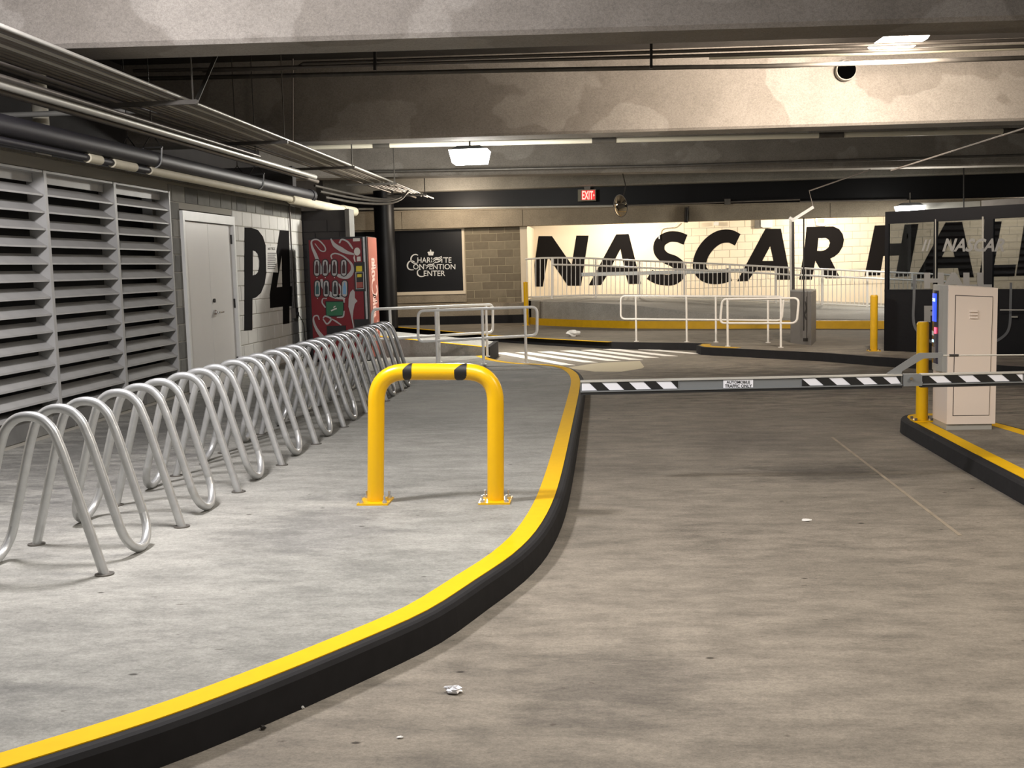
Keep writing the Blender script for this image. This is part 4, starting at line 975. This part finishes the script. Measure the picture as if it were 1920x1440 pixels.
part('pane_edge', decal(FB, [rect(1841.3, 406, 1844.3, 537)], .001, .004), 'booth_grey', gb)
lg = MB(); text(FB, 'NASCAR', (1767, 447, 1884, 472), .004, mb=lg, shear=.35, bold=.03)
part('logo_lettering', lg, 'decal_grey', gb, 'grey slanted racing logo lettering')
part('logo_bars', decal(FB, [[(1735, 449), (1739, 449), (1732, 471), (1728, 471)]], .002, .002, decal(FB, [[(1743, 449), (1746, 449), (1739, 471), (1736, 471)]], .002, .002)), 'decal_grey', gb)
part('hall_lettering', text(FB, 'HALL', (1733, 511, 1860, 541), .004, bold=.06), 'decal_grey', gb, 'large grey lettering reading hall')
part('of_lettering', text(FB, 'OF', (1778, 548, 1812, 566), .004, bold=.05), 'decal_grey', gb)
part('fame_lettering', text(FB, 'FAME', (1733, 573, 1866, 604), .004, bold=.06), 'decal_grey', gb)
part('shield_outline', ribbons(FB, [([(1715, 516), (1714, 560), (1713, 598), (1720, 620), (1745, 640), (1790, 652), (1850, 645), (1880, 632), (1893, 612), (1895, 570), (1896, 530)], [5, 5])], .004, .002), 'decal_shield', gb, 'grey shield outline')
part('door_bar', MB().tube([bp_(1878, 581, .05), bp_(1925, 581, .05)], .008, 6), 'conduit_lt', gb)
part('door_latch', MB().bar(bp_(1898, 594, .02), bp_(1910, 594, .02), .02, .02), 'booth_grey', gb)
# things on top of / beyond the booth
dct = thing('ceiling_duct', (8.5, 26.2, 2.5), 'pale metal duct hung beyond the booth at upper right', 'duct')
part('duct_body', MB().hexa([ony(1722, 398, 26), ony(1838, 396, 26), ony(1838, 396, 26.5), ony(1722, 398, 26.5)], [ony(1722, 381, 26), ony(1838, 377, 26), ony(1838, 377, 26.5), ony(1722, 381, 26.5)]), 'conduit_lt', dct)
part('duct_body', MB().hexa([ony(1840, 396, 25.6), ony(1990, 386, 24.6), ony(1990, 386, 25.2), ony(1840, 396, 26.2)], [ony(1840, 376, 25.6), ony(1990, 366, 24.6), ony(1990, 366, 25.2), ony(1840, 376, 26.2)]), 'conduit', dct)
part('hanger', MB().tube([ony(1807, 392, 25.9), ony(1807, 300, 25.9)], .015, 6), 'metal_dark', dct)

# light fixtures
def fixture(label, c, rot, size, lensmat='lens', tilt=0):
    t = thing('ceiling_light', c, label, 'ceiling light', 'garage ceiling lights')
    a, b, h = size; M_ = Matrix.Rotation(rot, 3, 'Z') @ Matrix.Rotation(tilt, 3, 'X')
    P = lambda x, y, z: Vector(c)+M_ @ Vector((x, y, z))
    q = lambda s, z: [P(-a*s, -b*s, z), P(a*s, -b*s, z), P(a*s, b*s, z), P(-a*s, b*s, z)]
    part('housing', MB().hexa(q(.92, .02), q(.6, .09)), 'grey_paint', t)
    part('lens', MB().hexa(q(.85, -h), q(1, .02)), lensmat, t, 'glowing white prismatic lens')
    part('stem', MB().tube([P(0, 0, .09), P(0, 0, .32)], .015, 8), 'galv_dull', t)
    return t
c1 = ony(881, 285, 18.6)
fixture('bright box light hanging in the middle under the white pipe', (c1.x, 18.6, c1.z), 0, (.32, .3, .19))
c2 = onz(1692, 82, 4.1)
fixture('bright square light at upper right behind the nearest beam', (c2.x-.04, c2.y, 4.13), math.radians(3), (.25, .45, .05))
c3 = ony(1706, 388, 26)
fixture('bright light above the dark glass booth', (c3.x, 26, c3.z), 0, (.30, .2, .13))
# exit sign
ex = thing('exit_sign', ony(1100, 366, 27.35), 'red lit exit sign with an arrow hanging below the ceiling', 'exit sign')
FX = Frame((0, 27.35, 3), (1, 0, 0), (0, 0, 1), (0, -1, 0), lambda x, y: ony(x, y, 27.35))
part('case', decal(FX, [[(1083.5, 355.5), (1117.5, 354.5), (1117.5, 376.5), (1083.5, 377.5)]], -.04, .08), 'exit_case', ex)
part('face', decal(FX, [[(1090.5, 357.3), (1115.5, 356.6), (1115.5, 374), (1090.5, 374.7)]], .004, .006), 'red_led', ex)
em = text(FX, 'EXIT', (1091.5, 358, 1112, 374), .009, bold=.02)
decal(FX, [[(1112.5, 363.5), (1115.2, 366), (1112.5, 368.5)]], .009, .001, em)
part('lettering', em, 'red_led_text', ex, 'glowing red letters reading exit')
part('bracket', decal(FX, [[(1094, 347), (1108, 347), (1106, 356), (1096, 356)]], -.03, .05), 'galv_dull', ex)
# convex mirror
mc = ony(1163.5, 386, 24.2)
mr = thing('convex_mirror', mc, 'round convex traffic mirror hanging beside the exit sign', 'mirror')
nd = (Vector((-3.4, 6, .6))-mc).normalized(); nd = Vector((-.80, -.58, -.12)).normalized(); up_ = Vector((.12, .0, 1)); sx_ = nd.cross(up_).normalized(); uy_ = sx_.cross(nd).normalized()
mb = MB(); N, K = 24, 6; vs = []; r0 = .235
for k in range(K+1):
    rr = r0*k/K; hgt = .075*(1-(k/K)**2)
    for j in range(N): a = 2*math.pi*j/N; vs.append(mc+sx_*rr*math.cos(a)+uy_*rr*math.sin(a)+nd*hgt)
fs = [(k*N+j, k*N+(j+1) % N, (k+1)*N+(j+1) % N, (k+1)*N+j) for k in range(K) for j in range(N)]
part('mirror_face', mb.add(vs, fs, True), 'mirror', mr)
part('back_shell', MB().tube([mc-nd*.012, mc+nd*.002], [r0*1.03, r0*1.05], 24), 'metal_dark', mr)
part('mount_arm', MB().tube([mc-nd*.02, mc-nd*.15+Vector((0, 0, .4)), Vector((mc.x+.05, mc.y-.35, 3.46))], .014, 6), 'metal_dark', mr)

# pipes ------------------------------------------------------
wp = thing('ceiling_pipe', (0, 19.6, 3.6), 'long cream pipe with dark couplings under the second ceiling beam', 'pipe')
wpz = lambda u: 276+(246-276)*(u-580)/1300
def seg(u0, u1, r, mat, nm, y=19.6, zf=wpz, dv=0):
    part(nm, MB().tube([ony(u0, zf(u0)+dv, y), ony(u1, zf(u1)+dv, y)], r, 12), mat, wp)
for u0, u1 in ((520, 700), (731, 1110), (1155, 1535), (1582, 1880), (1925, 2300)): seg(u0, u1, .045, 'pvc', 'pipe_length')
for u0, u1 in ((700, 731), (1110, 1155), (1535, 1582), (1880, 1925)): seg(u0, u1, .05, 'galv_dull', 'coupling')
# conduits across between beams
c_lab = [('upper thin steel conduit running between the first two beams', 13.0, [(380, 133), (555, 128), (568, 119), (960, 106), (1440, 91), (2300, 62)], .02, 'conduit'),
         ('lower thin steel conduit running between the first two beams', 12.95, [(250, 133), (480, 128), (960, 114), (1440, 101), (2300, 76)], .02, 'conduit'),
         ('pale flat pipe sagging just under the thin conduits, second beam', 14.0, [(200, 149), (480, 143), (960, 132), (1285, 126), (1440, 124), (2300, 96)], .028, 'galv_dull'),
         ('thick cream pipe passing under the bright light at upper right', 13.3, [(1330, 106), (1440, 103), (1640, 98), (1750, 94), (1920, 88), (2300, 76)], .036, 'pvc'),
         ('thin conduit along the lower edge of the third ceiling beam', 22.0, [(700, 322), (960, 317), (1260, 311), (1440, 305), (1920, 291), (2200, 282)], .03, 'galv_dull'),
         ('pale conduit along the bottom of the black bulkhead', 27.5, [(672, 392), (960, 389), (1150, 386)], .03, 'conduit_lt'),
         ('grey conduit right of the convex mirror on the black bulkhead', 27.5, [(1178, 385), (1360, 379), (1500, 374), (1500, 378), (1700, 374)], .02, 'conduit')]
for lab, yy, pts, r, mat in c_lab:
    tag(build('conduit', MB().tube([ony(u, v, yy) for u, v in pts], r, 8), mat), lab, 'conduit')
tag(build('junction_box', MB().box(ony(1358, 384, 27.5)-Vector((0, .08, 0)), ony(1369, 373, 27.5)), 'galv_dull'), 'small grey junction box on the bulkhead conduit', 'junction box')
def clamp(u, v0, v1, y, lab): 
    tag(build('pipe_hanger', MB().bar(ony(u, v0, y), ony(u, v1, y), .05, .03, (1, 0, 0)), 'metal_dark'), lab, 'hanger', 'conduit hangers')
clamp(703, 10, 132, 12.9, 'dark hanger strap on the conduits left of centre, top of photo')
clamp(1221, -14, 128, 12.9, 'dark hanger strap on the conduits right of centre, top of photo')
tag(build('hanger_rod', MB().tube([ony(549, 110, 15.8), ony(549, 268, 15.8)], .013, 6), 'conduit'), 'thin vertical rod against the second beam at left', 'rod')
# round opening in beam 2
hc = ony(1587.5, 131, 16.4)
ho = thing('beam_sleeve', hc, 'round black pipe sleeve opening in the second beam', 'opening')
ri = MB(); N = 28; vs = []
for rr, yy in ((.135, .0), (.145, -.004), (.145, .1), (.130, .1), (.130, .0)): vs += [Vector((hc.x+rr*math.cos(2*math.pi*j/N), 16.4+yy, hc.z+rr*math.sin(2*math.pi*j/N))) for j in range(N)]
ri.add(vs, [(k*N+j, k*N+(j+1) % N, ((k+1) % 5)*N+(j+1) % N, ((k+1) % 5)*N+j) for k in range(5) for j in range(N)], True)
part('rim', ri, 'beam_c', ho)
dk = MB().tube([(hc.x, 16.403, hc.z), (hc.x, 16.43, hc.z)], .132, 28); part('dark_inside', dk, 'hole', ho)
# conduit rack on the left
cr_ = thing('conduit_rack', (-4.4, 14, 3.2), 'hanging rack of many parallel steel conduits above the left wall', 'conduit rack')
zt3 = 3.22
for i in range(9):
    x = -3.95-.06*i; part('conduit', MB().tube([(x, 2.0, zt3), (x-.07*(i < 2), 12, zt3), (x-.15, 26.2 - .5*i, zt3-.02)], .017, 8), 'conduit' if i % 3 else 'conduit_lt', cr_)
for x, yend in ((-4.49, 26), (-4.56, 20), (-4.70, 24), (-4.78, 15)):
    part('conduit', MB().tube([(x, 2.0, zt3), (x, yend, zt3)], .022, 8), 'conduit', cr_)
for y in (6.9, 10.4, 13.8, 17.5, 21.0, 24.5):
    part('strut', MB().box((-3.86 if y < 12 else -3.98, y-.02, zt3-.065), (-4.95, y+.02, zt3-.024)), 'galv_dull', cr_)
    for x in (-3.9 if y < 12 else -4.02,):
        part('hanger_rod', MB().tube([(x, y, zt3-.06), (x, y, 4.6)], .008 if y < 17 else .012, 6), 'galv_dull', cr_)
part('brace', MB().bar((-3.95, 10.6, 3.2), (-4.15, 11.9, 3.95), .04, .01), 'galv_dull', cr_)
# bright pair below the rack
for k, (x, z, y1_, r, mat, lab) in enumerate(((-4.50, 3.0, 17.0, .038, 'conduit_lt', 'bright steel conduit running below the conduit rack, nearest the lane'), (-4.62, 2.98, 17.6, .03, 'conduit', 'dull steel conduit beside the bright one below the rack'), (-4.42, 3.03, 14.0, .018, 'conduit', 'thin cable clipped above the bright conduit'))):
    tag(build('conduit', MB().tube([(x, 2, z), (x, y1_, z)], r, 10), mat), lab, 'conduit', 'conduits below the left rack')
# big black pipes with clevis hangers
for k, (x, z, lab) in enumerate(((-4.66, 2.74, 'thick black pipe under the conduits, the one farther from the wall'), (-4.92, 2.72, 'thick black pipe under the conduits, the one nearer the wall'))):
    t = thing('black_pipe', (x, 12, z), lab, 'pipe', 'thick black pipes above the left wall')
    part('pipe_run', MB().tube([(x, 2, z), (x, 17.2+.4*k, z)], .082, 16), 'pipe_black', t)
    part('pipe_collar', MB().tube([(x, 17.2+.4*k, z), (x, 17.35+.4*k, z)], .095, 16), 'pipe_black', t)
    for y in (11.2, 14.6):
        ring = [(x+.09*math.sin(a), y, z-.09*math.cos(a)) for a in [math.radians(q) for q in range(-80, 81, 20)]]
        part('clevis_hanger', MB().tube([(x-.1, y, z+.12)]+ring+[(x+.1, y, z+.12)], .008, 6), 'galv', t)
        part('hanger_yoke', MB().bar((x-.11, y, z+.12), (x+.11, y, z+.12), .015, .015), 'metal_dark', t)
        part('hanger_rod', MB().tube([(x-.10, y, z+.12), (x, y, z+.26), (x, y, 4.6)], .006, 6), 'metal_dark', t)
        part('hanger_rod', MB().tube([(x+.10, y, z+.12), (x, y, z+.26)], .006, 6), 'metal_dark', t)
# insulated pale pipe below them
ip = thing('insulated_pipe', (-4.64, 12, 2.62), 'cream insulated pipe with gaps below the black pipes, along the wall top', 'pipe')
xi, zi = -4.67, 2.62
part('dark_sleeve', MB().tube([(xi, 2, zi), (xi, 11.3, zi)], .03, 10), 'pipe_black', ip)
for y0_, y1_ in ((9.75, 10.0), (10.25, 10.75), (11.1, 16.2)):
    part('insulation', MB().tube([(xi, y0_, zi), (xi, y1_, zi)], .045, 12), 'insulation', ip)
part('insulation', MB().tube([(xi, 16.2, zi), (xi-.0, 19.4, zi)], .07, 12), 'insulation', ip)
part('elbow', MB().tube([(xi, 19.4, zi), (xi+.03, 20.2, zi)], .085, 12), 'insulation', ip)
# vertical white riser and cross pipes in the recess
tag(build('pipe_riser', cyl((-6.2, 11.9), .085, 2.3, 4.6, 14), 'pvc'), 'pale vertical pipe behind the conduits at upper left', 'pipe')
tag(build('conduit', MB().tube([(-9, 11.3, 3.28), (-4.7, 11.5, 3.28)], .03, 8), 'conduit_lt'), 'pale cross pipe behind the conduit rack at upper left', 'conduit')
# swept conduits at the rack's end
for k in range(3):
    pts = [ony(590+10*k, 348+11*k, 19), ony(650+10*k, 362+9*k, 20), ony(700+12*k, 372+5*k, 21), ony(735+8*k, 372+1*k, 22), ony(765, 362-2*k, 23)]
    tag(build('conduit', MB().tube(catmull(pts, 5), .022, 8), 'galv_dull'), ['upper bent conduit sweeping up at the rack end', 'middle bent conduit sweeping up at the rack end', 'lower bent conduit sweeping up at the rack end'][k], 'conduit', 'bent conduits at the rack end')
# fittings on the ramp wall
ft = thing('emergency_light', ony(1539, 418, 30.3), 'small wall light with a yellow lens above the letter R', 'wall light')
F3 = Frame((0, 30.43, 2), (1, 0, 0), (0, 0, 1), (0, -1, 0), lambda x, y: ony(x, y, 30.43))
part('case', decal(F3, [[(1528, 410), (1549, 409), (1549, 422), (1544, 424), (1530, 423)]], 0, .1), 'white_paint', ft)
part('lens', decal(F3, [rect(1532, 410, 1545, 418)], .055, .03), 'tan_yellow', ft)
ac = thing('wall_fixture', ony(1435, 420, 30.3), 'grey box fixture on the cream wall above the second A', 'fixture')
part('case', decal(F3, [[(1426, 413), (1448, 412), (1448, 427), (1430, 427), (1426, 425)]], 0, .12), 'paper', ac)
part('bracket', decal(F3, [rect(1415, 412, 1426, 428)], 0, .06), 'galv_dull', ac)
tag(build('conduit', MB().tube(catmull([ony(u, v, 30.35) for u, v in ((1236, 448), (1236, 434), (1240, 428), (1252, 426), (1262, 425), (1270, 418))], 4), .015, 6), 'rail_white'), 'thin white conduit looping above the letter S', 'conduit')
tag(build('junction_box', MB().box(ony(1338, 423, 30.4)-Vector((0, .08, 0)), ony(1347, 416, 30.4)), 'paper'), 'small box on the cream wall above the letter C', 'junction box')
dpipe = tag(build('downpipe', MB().tube([ony(1288, 389, 27.6), ony(1286, 417, 27.6)], .05, 8), 'metal_dark'), 'short dark pipe crossing the lintel above the letter C', 'pipe')
# litter
def crumple(name, c, r, flat, mat, label, seed, cat):
    rg = random.Random(seed); mb = MB(); N, K = 12, 6; vs = []
    for k in range(1, K):
        for j in range(N):
            a = 2*math.pi*j/N; ph = math.pi*k/K; q = r*rg.uniform(.6, 1.15)
            vs.append(Vector((c[0]+q*math.sin(ph)*math.cos(a), c[1]+.7*q*math.sin(ph)*math.sin(a), c[2]+max(0, r*flat+q*flat*math.cos(ph)))))
    top = len(vs); vs += [Vector((c[0], c[1], c[2]+r*flat*2)), Vector((c[0], c[1], c[2]))]
    fs = [(k*N+j, k*N+(j+1) % N, (k+1)*N+(j+1) % N, (k+1)*N+j) for k in range(K-2) for j in range(N)]+[(j, (j+1) % N, top) for j in range(N)]+[((K-2)*N+j, (K-2)*N+(j+1) % N, top+1) for j in range(N)]
    return tag(build(name, mb.add(vs, fs), mat), label, cat)
p = onz(850, 1299, 0); crumple('foil_scrap', p, .038, .35, 'foil', 'crumpled piece of silver foil lying on the lane in the foreground', 1, 'litter')
p = onz(1512, 976, 0); crumple('paper_scrap', p, .035, .12, 'paper', 'small flat white scrap on the lane, right of centre', 2, 'litter')
p = onz(1075, 631, ZI); crumple('cloth_scrap', (p.x, p.y, p.z), .15, .45, 'paper', 'crumpled white bag lying on the far curb', 3, 'litter')
p = onz(493, 1368, 0); crumple('pebble', p, .012, .7, 'leaf', 'small dark pebble at the foot of the near curb', 4, 'pebble')
p = onz(567, 1329, 0); crumple('pebble', p, .009, .6, 'paper', 'small white pebble at the foot of the near curb', 5, 'pebble')
p = onz(750, 1384, 0); crumple('paper_scrap', p, .012, .3, 'paper', 'tiny white speck on the lane near the bottom of the photo', 6, 'litter')
bpy.context.view_layer.update()
